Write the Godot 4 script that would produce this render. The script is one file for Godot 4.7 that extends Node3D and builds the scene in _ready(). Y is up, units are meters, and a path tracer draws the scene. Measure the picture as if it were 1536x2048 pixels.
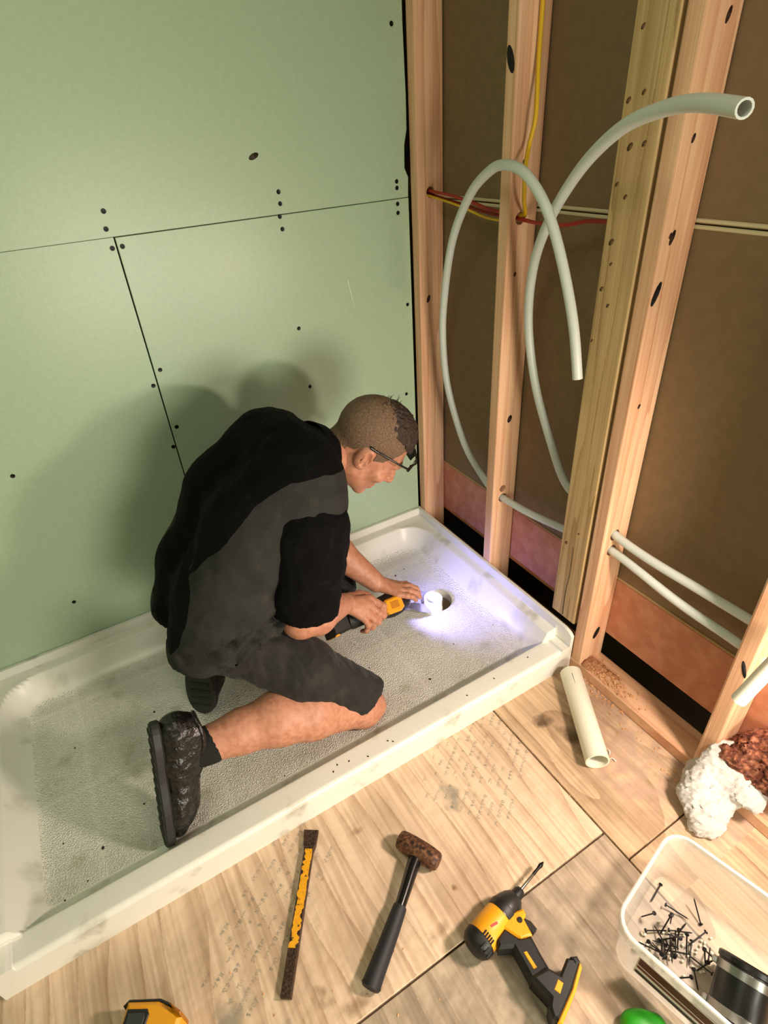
extends Node3D
# A worker kneels in a shower tray, cutting a drain pipe; unfinished bathroom with green board and open studs.

# ---------------------------------------------------------------- mesh helpers
class MB:
	var v := PackedVector3Array()
	var n := PackedVector3Array()
	var ix := PackedInt32Array()
	func vert(p: Vector3, q: Vector3) -> int:
		v.append(p)
		n.append(q)
		return v.size() - 1
	func tri(a: int, b: int, c: int) -> void:   # counter-clockwise seen from outside
		ix.append(a)
		ix.append(c)
		ix.append(b)
	func face(p: Array, hint: Vector3) -> void:   # flat convex polygon, turned towards hint
		var q: Vector3 = (p[1] - p[0]).cross(p[2] - p[0])
		if q.length_squared() < 1e-16 and p.size() > 3:
			q = (p[2] - p[0]).cross(p[3] - p[0])
		q = q.normalized()
		var flip := q.dot(hint) < 0.0
		if flip:
			q = -q
		var f := v.size()
		for a in p:
			vert(a, q)
		for k in range(1, p.size() - 1):
			if flip:
				tri(f, f + k + 1, f + k)
			else:
				tri(f, f + k, f + k + 1)
	func join(o: MB, x := Transform3D()) -> MB:
		var f := v.size()
		var nb := x.basis.inverse().transposed()
		for k in o.v.size():
			v.append(x * o.v[k])
			n.append((nb * o.n[k]).normalized())
		for k in o.ix:
			ix.append(f + k)
		return self
	func mesh() -> ArrayMesh:
		var a := []
		a.resize(Mesh.ARRAY_MAX)
		a[Mesh.ARRAY_VERTEX] = v
		a[Mesh.ARRAY_NORMAL] = n
		a[Mesh.ARRAY_INDEX] = ix
		var m := ArrayMesh.new()
		m.add_surface_from_arrays(Mesh.PRIMITIVE_TRIANGLES, a)
		return m
	func split(g: PackedFloat32Array) -> Array:   # [where g < 0, where g >= 0], cut along g = 0
		var out := [MB.new(), MB.new()]
		var maps := [{}, {}]
		for t in range(0, ix.size(), 3):
			var q := [ix[t], ix[t + 1], ix[t + 2]]
			for s in 2:
				var poly := []
				for k in 3:
					var a: int = q[k]
					var b: int = q[(k + 1) % 3]
					var ia := (g[a] >= 0.0) == (s == 1)
					var ib := (g[b] >= 0.0) == (s == 1)
					if ia:
						poly.append(_at(out[s], maps[s], a, a, g))
					if ia != ib:
						poly.append(_at(out[s], maps[s], mini(a, b), maxi(a, b), g))
				for k in range(1, poly.size() - 1):
					out[s].ix.append(poly[0])
					out[s].ix.append(poly[k])
					out[s].ix.append(poly[k + 1])
		return out
	func _at(o: MB, mp: Dictionary, a: int, b: int, g: PackedFloat32Array) -> int:
		var key := a * 4000000 + b
		if not mp.has(key):
			var t := 0.0 if a == b else g[a] / (g[a] - g[b])
			mp[key] = o.vert(v[a].lerp(v[b], t), n[a].lerp(n[b], t).normalized())
		return mp[key]

# a distance field on a grid, meshed as surface nets
class Field:
	var o: Vector3
	var c: float
	var nx: int
	var ny: int
	var nz: int
	var d := PackedFloat32Array()
	func _init(lo: Vector3, hi: Vector3, cell: float) -> void:
		o = lo
		c = cell
		nx = int((hi.x - lo.x) / cell) + 2
		ny = int((hi.y - lo.y) / cell) + 2
		nz = int((hi.z - lo.z) / cell) + 2
		d.resize(nx * ny * nz)
		d.fill(1.0)
	func _span(lo: Vector3, hi: Vector3) -> Array:
		return [clampi(int((lo.x - o.x) / c), 0, nx), clampi(int((hi.x - o.x) / c) + 2, 0, nx), clampi(int((lo.y - o.y) / c), 0, ny), clampi(int((hi.y - o.y) / c) + 2, 0, ny), clampi(int((lo.z - o.z) / c), 0, nz), clampi(int((hi.z - o.z) / c) + 2, 0, nz)]
	func cap(a: Vector3, b: Vector3, ra: float, rb: float, k := 0.01, stretch := Vector3.ONE) -> void:
		var m := maxf(ra, rb) + k + 2.0 * c
		var mv := Vector3(m, m, m) * Vector3(1.0 / stretch.x, 1.0 / stretch.y, 1.0 / stretch.z)
		var s := _span(a.min(b) - mv, a.max(b) + mv)
		var ab := (b - a) * stretch
		var inv := 1.0 / maxf(ab.length_squared(), 1e-9)
		for z in range(s[4], s[5]):
			for y in range(s[2], s[3]):
				var at := (z * ny + y) * nx
				for x in range(s[0], s[1]):
					var pa := (Vector3(o.x + x * c, o.y + y * c, o.z + z * c) - a) * stretch
					var h := clampf(pa.dot(ab) * inv, 0.0, 1.0)
					var e := (pa - ab * h).length() - lerpf(ra, rb, h)
					var f := d[at + x]
					var w := maxf(k - absf(e - f), 0.0)
					d[at + x] = minf(e, f) - w * w * 0.25 / k
	func ell(p: Vector3, r: Vector3, k := 0.01, turn := Basis(), cut := false) -> void:
		var m := maxf(r.x, maxf(r.y, r.z)) + k + 2.0 * c
		var s := _span(p - Vector3(m, m, m), p + Vector3(m, m, m))
		var back := turn.transposed()
		for z in range(s[4], s[5]):
			for y in range(s[2], s[3]):
				var at := (z * ny + y) * nx
				for x in range(s[0], s[1]):
					var q := back * (Vector3(o.x + x * c, o.y + y * c, o.z + z * c) - p)
					var k0 := (q / r).length()
					var k1 := (q / (r * r)).length()
					var e := k0 * (k0 - 1.0) / maxf(k1, 1e-6)
					var f := d[at + x]
					if cut:
						e = -e
						var w2 := maxf(k - absf(e - f), 0.0)
						d[at + x] = maxf(e, f) + w2 * w2 * 0.25 / k
					else:
						var w := maxf(k - absf(e - f), 0.0)
						d[at + x] = minf(e, f) - w * w * 0.25 / k
	func each(fn: Callable, near := 0.03) -> void:   # fn(p, d) -> d, only near the surface
		for z in nz:
			for y in ny:
				var at := (z * ny + y) * nx
				for x in nx:
					var f := d[at + x]
					if absf(f) < near:
						d[at + x] = fn.call(Vector3(o.x + x * c, o.y + y * c, o.z + z * c), f)
	func mesh() -> MB:
		var m := MB.new()
		var id := PackedInt32Array()
		id.resize(d.size())
		id.fill(-1)
		var sy := nx
		var sz := nx * ny
		var off := [0, 1, sy, sy + 1, sz, sz + 1, sz + sy, sz + sy + 1]
		var ed := [[0, 1], [2, 3], [4, 5], [6, 7], [0, 2], [1, 3], [4, 6], [5, 7], [0, 4], [1, 5], [2, 6], [3, 7]]
		for z in nz - 1:
			for y in ny - 1:
				var at := (z * ny + y) * nx
				for x in nx - 1:
					var b := at + x
					var f0 := d[b]
					if f0 > 6.0 * c or f0 < -6.0 * c:
						continue
					var w := [f0, d[b + 1], d[b + sy], d[b + sy + 1], d[b + sz], d[b + sz + 1], d[b + sz + sy], d[b + sz + sy + 1]]
					var neg := 0
					for k in 8:
						if w[k] < 0.0:
							neg += 1
					if neg == 0 or neg == 8:
						continue
					var sum := Vector3.ZERO
					var cnt := 0
					for e in ed:
						var p: float = w[e[0]]
						var q: float = w[e[1]]
						if (p < 0.0) != (q < 0.0):
							var t := p / (p - q)
							var i0: int = e[0]
							var i1: int = e[1]
							sum += Vector3(i0 & 1, (i0 >> 1) & 1, i0 >> 2).lerp(Vector3(i1 & 1, (i1 >> 1) & 1, i1 >> 2), t)
							cnt += 1
					var g := Vector3(w[1] + w[3] + w[5] + w[7] - w[0] - w[2] - w[4] - w[6], w[2] + w[3] + w[6] + w[7] - w[0] - w[1] - w[4] - w[5], w[4] + w[5] + w[6] + w[7] - w[0] - w[1] - w[2] - w[3])
					id[b] = m.vert(o + (Vector3(x, y, z) + sum / cnt) * c, g.normalized())
		for z in range(1, nz - 1):
			for y in range(1, ny - 1):
				var at := (z * ny + y) * nx
				for x in range(1, nx - 1):
					var b := at + x
					if id[b] < 0:
						continue
					var s := d[b] < 0.0
					if s != (d[b + 1] < 0.0):
						_quad(m, id[b], id[b - sy], id[b - sy - sz], id[b - sz], s)
					if s != (d[b + sy] < 0.0):
						_quad(m, id[b], id[b - sz], id[b - sz - 1], id[b - 1], s)
					if s != (d[b + sz] < 0.0):
						_quad(m, id[b], id[b - 1], id[b - 1 - sy], id[b - sy], s)
		return m
	func _quad(m: MB, p: int, q: int, r: int, t: int, s: bool) -> void:
		if p < 0 or q < 0 or r < 0 or t < 0:
			return
		var nn: Vector3 = (m.v[q] - m.v[p]).cross(m.v[r] - m.v[p])
		if nn.dot(m.n[p] + m.n[q] + m.n[r] + m.n[t]) >= 0.0:
			m.tri(p, q, r)
			m.tri(p, r, t)
		else:
			m.tri(p, r, q)
			m.tri(p, t, r)

func V(x: float, y: float, z: float) -> Vector3:
	return Vector3(x, y, z)

func box(size: Vector3, r := 0.002, x := Transform3D(), into: MB = null) -> MB:   # a box with chamfered edges
	var m := MB.new() if into == null else into
	var h := size * 0.5
	r = minf(r, minf(h.x, minf(h.y, h.z)) * 0.95)
	var pt := func(s: Vector3, ax: int) -> Vector3:
		var q := Vector3(s.x * (h.x - r), s.y * (h.y - r), s.z * (h.z - r))
		q[ax] = s[ax] * h[ax]
		return x * q
	for ax in 3:
		var b := (ax + 1) % 3
		var c := (ax + 2) % 3
		for s in [-1.0, 1.0]:
			var ps := []
			var hint := Vector3.ZERO
			hint[ax] = s
			for w in [[-1.0, -1.0], [1.0, -1.0], [1.0, 1.0], [-1.0, 1.0]]:
				var sg := Vector3.ZERO
				sg[ax] = s
				sg[b] = w[0]
				sg[c] = w[1]
				ps.append(pt.call(sg, ax))
			m.face(ps, x.basis * hint)
			for t in [-1.0, 1.0]:
				var s0 := Vector3.ZERO
				s0[ax] = s
				s0[b] = t
				s0[c] = -1.0
				var s1 := s0
				s1[c] = 1.0
				var hh := Vector3.ZERO
				hh[ax] = s
				hh[b] = t
				m.face([pt.call(s0, ax), pt.call(s1, ax), pt.call(s1, b), pt.call(s0, b)], x.basis * hh)
	for sx in [-1.0, 1.0]:
		for sy in [-1.0, 1.0]:
			for sz in [-1.0, 1.0]:
				var s := Vector3(sx, sy, sz)
				m.face([pt.call(s, 0), pt.call(s, 1), pt.call(s, 2)], x.basis * s)
	return m

func smooth_path(p: Array, per := 6) -> PackedVector3Array:   # Catmull-Rom through the points
	var out := PackedVector3Array()
	for k in p.size() - 1:
		var a: Vector3 = p[maxi(k - 1, 0)]
		var b: Vector3 = p[k]
		var c: Vector3 = p[k + 1]
		var e: Vector3 = p[mini(k + 2, p.size() - 1)]
		for j in per:
			out.append(b.cubic_interpolate(c, a, e, float(j) / per))
	out.append(p[p.size() - 1])
	return out

func tube(p: PackedVector3Array, r: float, seg := 12, inner := 0.0, r2 := -1.0, flat := 1.0, into: MB = null) -> MB:   # swept round tube; hollow when inner > 0
	var m := MB.new() if into == null else into
	var last := p.size() - 1
	var up := Vector3.UP
	if absf((p[1] - p[0]).normalized().y) > 0.9:
		up = Vector3.RIGHT
	var rings := []
	for k in p.size():
		var t := (p[mini(k + 1, last)] - p[maxi(k - 1, 0)]).normalized()
		var b := t.cross(up).normalized()
		up = b.cross(t).normalized()
		rings.append([p[k], b, up, t])
	for lay in ([1, -1] if inner > 0.0 else [1]):
		var f := m.v.size()
		for k in rings.size():
			var rr := lerpf(r, r2 if r2 >= 0.0 else r, float(k) / last)
			if lay < 0:
				rr = inner
			for j in seg:
				var a := TAU * j / seg
				var q: Vector3 = rings[k][1] * cos(a) + rings[k][2] * sin(a) * flat
				m.vert(rings[k][0] + q * rr, q.normalized() * lay)
		for k in last:
			for j in seg:
				var a := f + k * seg + j
				var b := f + k * seg + (j + 1) % seg
				if lay > 0:
					m.tri(a, a + seg, b)
					m.tri(b, a + seg, b + seg)
				else:
					m.tri(a, b, a + seg)
					m.tri(b, b + seg, a + seg)
	for e in [0, last]:
		var rr := r if e == 0 or r2 < 0.0 else r2
		var out: Vector3 = -rings[e][3] if e == 0 else rings[e][3]
		if rr < 0.0004:
			continue
		for j in seg:
			var a := TAU * j / seg
			var b := TAU * (j + 1) / seg
			var qa: Vector3 = rings[e][1] * cos(a) + rings[e][2] * sin(a) * flat
			var qb: Vector3 = rings[e][1] * cos(b) + rings[e][2] * sin(b) * flat
			if inner > 0.0:
				m.face([rings[e][0] + qa * rr, rings[e][0] + qb * rr, rings[e][0] + qb * inner, rings[e][0] + qa * inner], out)
			else:
				m.face([rings[e][0] + qa * rr, rings[e][0] + qb * rr, rings[e][0]], out)
	return m

func lathe(prof: Array, x := Transform3D(), seg := 24, into: MB = null) -> MB:   # profile of (radius, height) turned about y; sharp corners stay sharp
	var m := MB.new() if into == null else into
	for k in prof.size() - 1:
		var a: Vector2 = prof[k]
		var b: Vector2 = prof[k + 1]
		var na := Vector2(b.y - a.y, a.x - b.x).normalized()
		var n0 := na
		var n1 := na
		if k > 0:
			var q: Vector2 = prof[k - 1]
			var nq := Vector2(a.y - q.y, q.x - a.x).normalized()
			if nq.dot(na) > 0.7:
				n0 = (nq + na).normalized()
		if k < prof.size() - 2:
			var q2: Vector2 = prof[k + 2]
			var nq2 := Vector2(q2.y - b.y, b.x - q2.x).normalized()
			if nq2.dot(na) > 0.7:
				n1 = (nq2 + na).normalized()
		var f := m.v.size()
		for j in seg + 1:
			var t := TAU * j / seg
			var cs := Vector3(cos(t), 0, sin(t))
			m.vert(x * (cs * a.x + Vector3.UP * a.y), (x.basis * (cs * n0.x + Vector3.UP * n0.y)).normalized())
			m.vert(x * (cs * b.x + Vector3.UP * b.y), (x.basis * (cs * n1.x + Vector3.UP * n1.y)).normalized())
		for j in seg:
			var w := f + j * 2
			m.tri(w, w + 1, w + 2)
			m.tri(w + 2, w + 1, w + 3)
	return m

func prism(poly: Array, lo: float, hi: float, bev := 0.002, x := Transform3D(), into: MB = null) -> MB:   # outline in x, z of the frame, thickness along y, bevelled
	var m := MB.new() if into == null else into
	var p := PackedVector2Array(poly)
	if Geometry2D.is_polygon_clockwise(p):
		p.reverse()
	var cnt := p.size()
	var q := PackedVector2Array()
	for k in cnt:
		var e0 := (p[k] - p[(k + cnt - 1) % cnt]).normalized()
		var e1 := (p[(k + 1) % cnt] - p[k]).normalized()
		var n0 := Vector2(-e0.y, e0.x)
		var n1 := Vector2(-e1.y, e1.x)
		var b := (n0 + n1)
		q.append(p[k] + b / maxf(1.0 + n0.dot(n1), 0.35) * bev)
	var lay := [[p, lo + bev], [p, hi - bev], [q, hi], [q, lo]]
	var pt := func(l: int, k: int) -> Vector3:
		var w: Vector2 = lay[l][0][k % cnt]
		return x * Vector3(w.x, lay[l][1], w.y)
	for k in cnt:
		var e := p[(k + 1) % cnt] - p[k]
		var out := x.basis * Vector3(e.y, 0, -e.x)
		m.face([pt.call(0, k), pt.call(0, k + 1), pt.call(1, k + 1), pt.call(1, k)], out)
		m.face([pt.call(1, k), pt.call(1, k + 1), pt.call(2, k + 1), pt.call(2, k)], out + x.basis.y * e.length())
		m.face([pt.call(3, k), pt.call(3, k + 1), pt.call(0, k + 1), pt.call(0, k)], out - x.basis.y * e.length())
	var t := Geometry2D.triangulate_polygon(q)
	for k in range(0, t.size(), 3):
		m.face([pt.call(2, t[k]), pt.call(2, t[k + 1]), pt.call(2, t[k + 2])], x.basis.y)
		m.face([pt.call(3, t[k]), pt.call(3, t[k + 1]), pt.call(3, t[k + 2])], -x.basis.y)
	return m

func mm(a: Array) -> Array:   # millimetre outline to metres
	var out := []
	for k in range(0, a.size(), 2):
		out.append(Vector2(a[k], a[k + 1]) * 0.001)
	return out

func frame(at: Vector3, xa: Vector3, ya: Vector3) -> Transform3D:   # right-handed frame with x along xa and y near ya
	var x := xa.normalized()
	var z := x.cross(ya).normalized()
	return Transform3D(Basis(x, z.cross(x).normalized(), z), at)

func along(at: Vector3, ya: Vector3) -> Transform3D:   # y along ya
	var y := ya.normalized()
	var x := (Vector3.RIGHT if absf(y.x) < 0.8 else Vector3.BACK)
	var z := x.cross(y).normalized()
	return Transform3D(Basis(y.cross(z).normalized(), y, z), at)

func blob(r: Vector3, x: Transform3D, into: MB, seg := 10) -> void:   # small ellipsoid
	var pr := []
	for k in 7:
		var a := PI * k / 6.0 - PI / 2
		pr.append(Vector2(cos(a) + 0.0001, sin(a)))
	lathe(pr, x * Transform3D(Basis.from_scale(r), Vector3.ZERO), seg, into)

# ---------------------------------------------------------------- scene helpers
var taken := {}
func numbered(called: String) -> String:
	var k: int = taken.get(called, 0)
	taken[called] = k + 1
	return called if k == 0 else "%s_%03d" % [called, k]

func thing(called: String, label: String, category: String, at := Vector3.ZERO, group := "") -> Node3D:
	var o := Node3D.new()
	o.name = numbered(called)
	o.position = at
	add_child(o)
	tag(o, label, category, group)
	return o

func tag(o: Node, label: String, category: String, group := "") -> void:
	o.set_meta("label", label)
	if category:
		o.set_meta("category", category)
	if group:
		o.set_meta("group", group)

func part(called: String, m: MB, mat: Material, parent: Node3D = null, label := "") -> MeshInstance3D:   # one mesh, given in world axes about the world's origin
	var o := MeshInstance3D.new()
	if parent == null:
		o.name = numbered(called)
	else:
		o.name = called
	o.mesh = m.mesh()
	o.material_override = mat
	if parent == null:
		add_child(o)
	else:
		parent.add_child(o, true)
		var back := Vector3.ZERO
		var p: Node = parent
		while p is Node3D and p != self:
			back -= (p as Node3D).position
			p = p.get_parent()
		o.position = back
	if label:
		o.set_meta("label", label)
	return o

func single(called: String, m: MB, mat: Material, label: String, category: String, group := "") -> MeshInstance3D:
	var o := part(called, m, mat)
	tag(o, label, category, group)
	return o

func structure(called: String) -> Node3D:
	var o := Node3D.new()
	o.name = called
	o.set_meta("kind", "structure")
	add_child(o)
	return o

# ---------------------------------------------------------------- materials
func paint(c: Color, rough := 0.6, metal := 0.0) -> StandardMaterial3D:
	var m := StandardMaterial3D.new()
	m.albedo_color = c
	m.roughness = rough
	m.metallic = metal
	return m

func noise(freq: float, kind := FastNoiseLite.TYPE_SIMPLEX_SMOOTH, oct := 3, sd := 1) -> FastNoiseLite:
	var n := FastNoiseLite.new()
	n.noise_type = kind
	n.frequency = freq
	n.fractal_octaves = oct
	n.seed = sd
	return n

func grain_tex(freq: float, stops: Array, oct := 4, sd := 1, size := 256) -> NoiseTexture2D:   # stops: [offset, colour] pairs
	var t := NoiseTexture2D.new()
	t.width = size
	t.height = size
	t.seamless = true
	t.noise = noise(freq, FastNoiseLite.TYPE_SIMPLEX_SMOOTH, oct, sd)
	var g := Gradient.new()
	g.offsets = PackedFloat32Array(stops.map(func(s): return s[0]))
	g.colors = PackedColorArray(stops.map(func(s): return s[1]))
	t.color_ramp = g
	return t

func bump_tex(freq: float, strength := 4.0, oct := 3, sd := 3, size := 256) -> NoiseTexture2D:
	var t := NoiseTexture2D.new()
	t.width = size
	t.height = size
	t.seamless = true
	t.as_normal_map = true
	t.bump_strength = strength
	t.noise = noise(freq, FastNoiseLite.TYPE_SIMPLEX_SMOOTH, oct, sd)
	return t

func skin_of(m: StandardMaterial3D, tex: Texture2D, scale: float, world := true) -> StandardMaterial3D:
	m.albedo_texture = tex
	m.uv1_triplanar = true
	m.uv1_world_triplanar = world
	m.uv1_scale = Vector3.ONE * scale
	return m

func bumped(m: StandardMaterial3D, tex: Texture2D, amount: float, scale := 0.0) -> StandardMaterial3D:
	m.normal_enabled = true
	m.normal_texture = tex
	m.normal_scale = amount
	m.uv1_triplanar = true
	if scale > 0.0:
		m.uv1_scale = Vector3.ONE * scale
	return m

# boards: growth rings as slow wavy lines along v, fine fibre streaks
func wood_image(w: int, h: int, rings: float, warp: float, stretch: float, sd: int, light: Color, dark: Color, line := 3.0) -> Image:
	var im := Image.create(w, h, false, Image.FORMAT_RGB8)
	var a := noise(1.0, FastNoiseLite.TYPE_SIMPLEX_SMOOTH, 3, sd)
	var b := noise(1.0, FastNoiseLite.TYPE_SIMPLEX_SMOOTH, 2, sd + 7)
	var t := noise(1.0, FastNoiseLite.TYPE_SIMPLEX_SMOOTH, 3, sd + 13)
	for y in h:
		var fy := float(y) / h
		for x in w:
			var fx := float(x) / w
			var r := fx * rings + warp * a.get_noise_2d(fx * 2.5, fy * stretch)
			r = r - floorf(r)
			var ring := pow(r, line)
			var streak := b.get_noise_2d(fx * 90.0, fy * stretch * 3.0)
			var tone := t.get_noise_2d(fx * 4.0, fy * 4.0)
			var q := clampf(ring * 0.45 + streak * 0.34 + tone * 0.30 + 0.14, 0.0, 1.0)
			im.set_pixel(x, y, light.lerp(dark, q))
	return im

func tinted(c: Color, k: float) -> Color:
	return Color(c.r * k, c.g * k, c.b * k)

var M := {}

func _ready() -> void:
	# --- camera, background, exposure
	var cam := Camera3D.new()
	cam.name = "camera"
	cam.position = Vector3(-1.0106, 1.3941, 1.5805)
	cam.basis = Basis.from_euler(Vector3(-0.596, -0.4932, -0.0739))
	cam.fov = rad_to_deg(2.0 * atan(1024.0 / 1145.8))
	cam.near = 0.02
	add_child(cam)
	cam.current = true
	var we := WorldEnvironment.new()
	we.name = "surroundings"
	var env := Environment.new()
	env.background_mode = Environment.BG_COLOR
	env.background_color = Color(0.02, 0.02, 0.02)
	env.tonemap_mode = Environment.TONE_MAPPER_LINEAR
	env.tonemap_exposure = 0.95
	env.sdfgi_enabled = true
	env.ssao_enabled = true
	env.ssil_enabled = true
	we.environment = env
	add_child(we)
	# --- lamps: a work lamp low beside the stud wall, a ceiling fitting behind the camera
	work_lamp(Vector3(-0.10, 0.86, 1.585), Vector3(-0.56, -0.74, -0.32), 0.12, Color(1.0, 0.91, 0.84), 1.75)
	work_lamp(Vector3(-0.60, 0.70, 2.95), Vector3(-0.06, -0.05, -1.0), 0.62, Color(1.0, 0.98, 0.90), 3.3)
	ceiling_lamp(Vector3(-1.25, 2.40, 1.25), 0.6)
	materials()
	setting()
	studs()
	tray()
	pipes()
	floor_things()
	tub()
	person()
	multi_tool()

func materials() -> void:
	M.green = skin_of(paint(Color.WHITE, 0.36), grain_tex(0.06, [[0.25, Color(0.640, 0.725, 0.610)], [0.75, Color(0.655, 0.740, 0.625)]], 5, 4), 4.0)
	bumped(M.green, bump_tex(0.09, 2.0, 3, 8), 0.04, 4.0)
	M.gypsum = paint(Color(0.80, 0.79, 0.75), 0.9)
	M.void = paint(Color(0.50, 0.41, 0.31), 0.9)
	M.paper = skin_of(paint(Color.WHITE, 0.85), grain_tex(0.05, [[0.3, Color(0.485, 0.40, 0.28)], [0.7, Color(0.505, 0.415, 0.295)]], 5, 6), 2.0)
	M.strip = skin_of(paint(Color.WHITE, 0.8), grain_tex(0.03, [[0.3, Color(0.72, 0.47, 0.34)], [0.7, Color(0.77, 0.53, 0.40)]], 4, 7), 2.0)
	M.cream = paint(Color(0.80, 0.76, 0.62), 0.8)
	M.ceil = paint(Color(0.80, 0.80, 0.78), 0.85)
	M.hole = paint(Color(0.06, 0.04, 0.03), 0.9)
	M.screw = paint(Color(0.035, 0.03, 0.03), 0.45, 0.5)
	M.plank_knot = paint(Color(0.40, 0.28, 0.15), 0.8)
	M.knot = paint(Color(0.24, 0.12, 0.07), 0.7)
	M.black_plastic = paint(Color(0.055, 0.053, 0.05), 0.5)
	M.rubber = bumped(paint(Color(0.045, 0.045, 0.046), 0.62), bump_tex(0.2, 3.0), 0.3, 30.0)
	M.yellow = paint(Color(0.88, 0.60, 0.06), 0.45)
	M.steel = paint(Color(0.62, 0.62, 0.60), 0.28, 1.0)
	M.white_pvc = paint(Color(0.90, 0.89, 0.82), 0.38)
	M.pex = paint(Color(0.80, 0.82, 0.79), 0.42)
	M.pex.subsurf_scatter_enabled = true
	M.pex.subsurf_scatter_strength = 0.08
	var imgs := []
	for k in 3:
		imgs.append(ImageTexture.create_from_image(wood_image(160, 800, [5.0, 7.0, 6.0][k], [0.9, 0.6, 1.3][k], 1.6, 20 + k, [Color(0.91, 0.745, 0.60), Color(0.90, 0.735, 0.59), Color(0.78, 0.66, 0.47)][k], [Color(0.72, 0.47, 0.33), Color(0.75, 0.50, 0.36), Color(0.54, 0.41, 0.23)][k])))
	for k in 3:
		var m := paint(Color.WHITE, 0.62)
		m.albedo_texture = imgs[k]
		m.uv1_triplanar = true
		m.uv1_scale = Vector3(4.0, 0.40, 4.0)
		m.uv1_offset = Vector3(0.5, 0.5, 0.5)
		M[["stud_a", "stud_b", "plank"][k]] = m
	M.plate = M.stud_b.duplicate()
	M.plate.uv1_scale = Vector3(4.0, 4.0, 0.40)

func work_lamp(at: Vector3, to: Vector3, size: float, tint: Color, energy: float) -> void:
	var o := thing("work_lamp", "small square work lamp on a black stand beside the open studs" if size < 0.3 else "large square flood lamp on a black stand behind the camera", "lamp", Vector3(at.x, 0, at.z))
	var d := to.normalized()
	var f := frame(at - d * 0.03, d, Vector3.UP)
	var hs := box(Vector3(0.05, size + 0.03, size + 0.03), 0.008, f * Transform3D(Basis(), Vector3(-0.012, 0, 0)))
	part("housing", hs, paint(Color(0.08, 0.08, 0.08), 0.5), o)
	var glow := paint(Color(1, 0.95, 0.86), 0.4)
	glow.emission_enabled = true
	glow.emission = tint
	glow.emission_energy_multiplier = 3.0
	part("lens", box(Vector3(0.006, size, size), 0.002, f * Transform3D(Basis(), Vector3(0.016, 0, 0))), glow, o)
	part("stand", tube(PackedVector3Array([Vector3(at.x, 0.01, at.z), at - d * 0.07 - Vector3(0, size * 0.3, 0)]), 0.011), M.get("black_plastic", paint(Color(0.06, 0.06, 0.06))), o)
	part("base", lathe([Vector2(0.0001, 0.02), Vector2(0.05, 0.018), Vector2(0.055, 0.0)], Transform3D(Basis(), Vector3(at.x, 0, at.z))), paint(Color(0.06, 0.06, 0.06)), o)
	var l := AreaLight3D.new()
	l.name = "work_light"
	l.area_size = Vector2(size, size)
	l.light_color = tint
	l.light_energy = energy
	l.area_range = 12.0
	l.shadow_enabled = true
	add_child(l)
	l.look_at_from_position(at + d * 0.004, at + d, Vector3.UP)

func ceiling_lamp(at: Vector3, energy: float) -> void:
	var o := thing("ceiling_lamp", "plain square panel lamp on the ceiling", "lamp", at)
	part("frame", box(Vector3(0.64, 0.03, 0.64), 0.006, Transform3D(Basis(), at + Vector3(0, 0.022, 0))), paint(Color(0.85, 0.85, 0.84)), o)
	var glow := paint(Color(0.95, 1, 0.92), 0.4)
	glow.emission_enabled = true
	glow.emission = Color(0.97, 1.0, 0.9)
	glow.emission_energy_multiplier = 2.0
	part("diffuser", box(Vector3(0.58, 0.01, 0.58), 0.003, Transform3D(Basis(), at + Vector3(0, 0.004, 0))), glow, o)
	var l := AreaLight3D.new()
	l.name = "ceiling_light"
	l.area_size = Vector2(0.58, 0.58)
	l.light_color = Color(0.98, 1.0, 0.9)
	l.light_energy = energy
	l.area_range = 12.0
	l.shadow_enabled = true
	add_child(l)
	l.look_at_from_position(at - Vector3(0, 0.004, 0), at - Vector3(0, 1, 0), Vector3.BACK)

func floor_image() -> Image:
	var im := wood_image(900, 900, 24.0, 1.5, 0.8, 51, Color(0.86, 0.76, 0.65), Color(0.62, 0.50, 0.39), 4.0)
	return im

func smear(im: Image, cx: float, cy: float, rx: float, ry: float, col: Color, most: float, sd: int) -> void:   # a ragged stain
	var n := noise(0.022, FastNoiseLite.TYPE_SIMPLEX_SMOOTH, 5, sd)
	for y in range(maxi(0, int(cy - ry)), mini(im.get_height(), int(cy + ry))):
		for x in range(maxi(0, int(cx - rx)), mini(im.get_width(), int(cx + rx))):
			var q := 1.0 - Vector2((x - cx) / rx, (y - cy) / ry).length() + n.get_noise_2d(x, y) * 0.8
			if q > 0.25:
				im.set_pixel(x, y, im.get_pixel(x, y).lerp(col, most * clampf((q - 0.25) * 1.4, 0.0, 1.0)))

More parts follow.
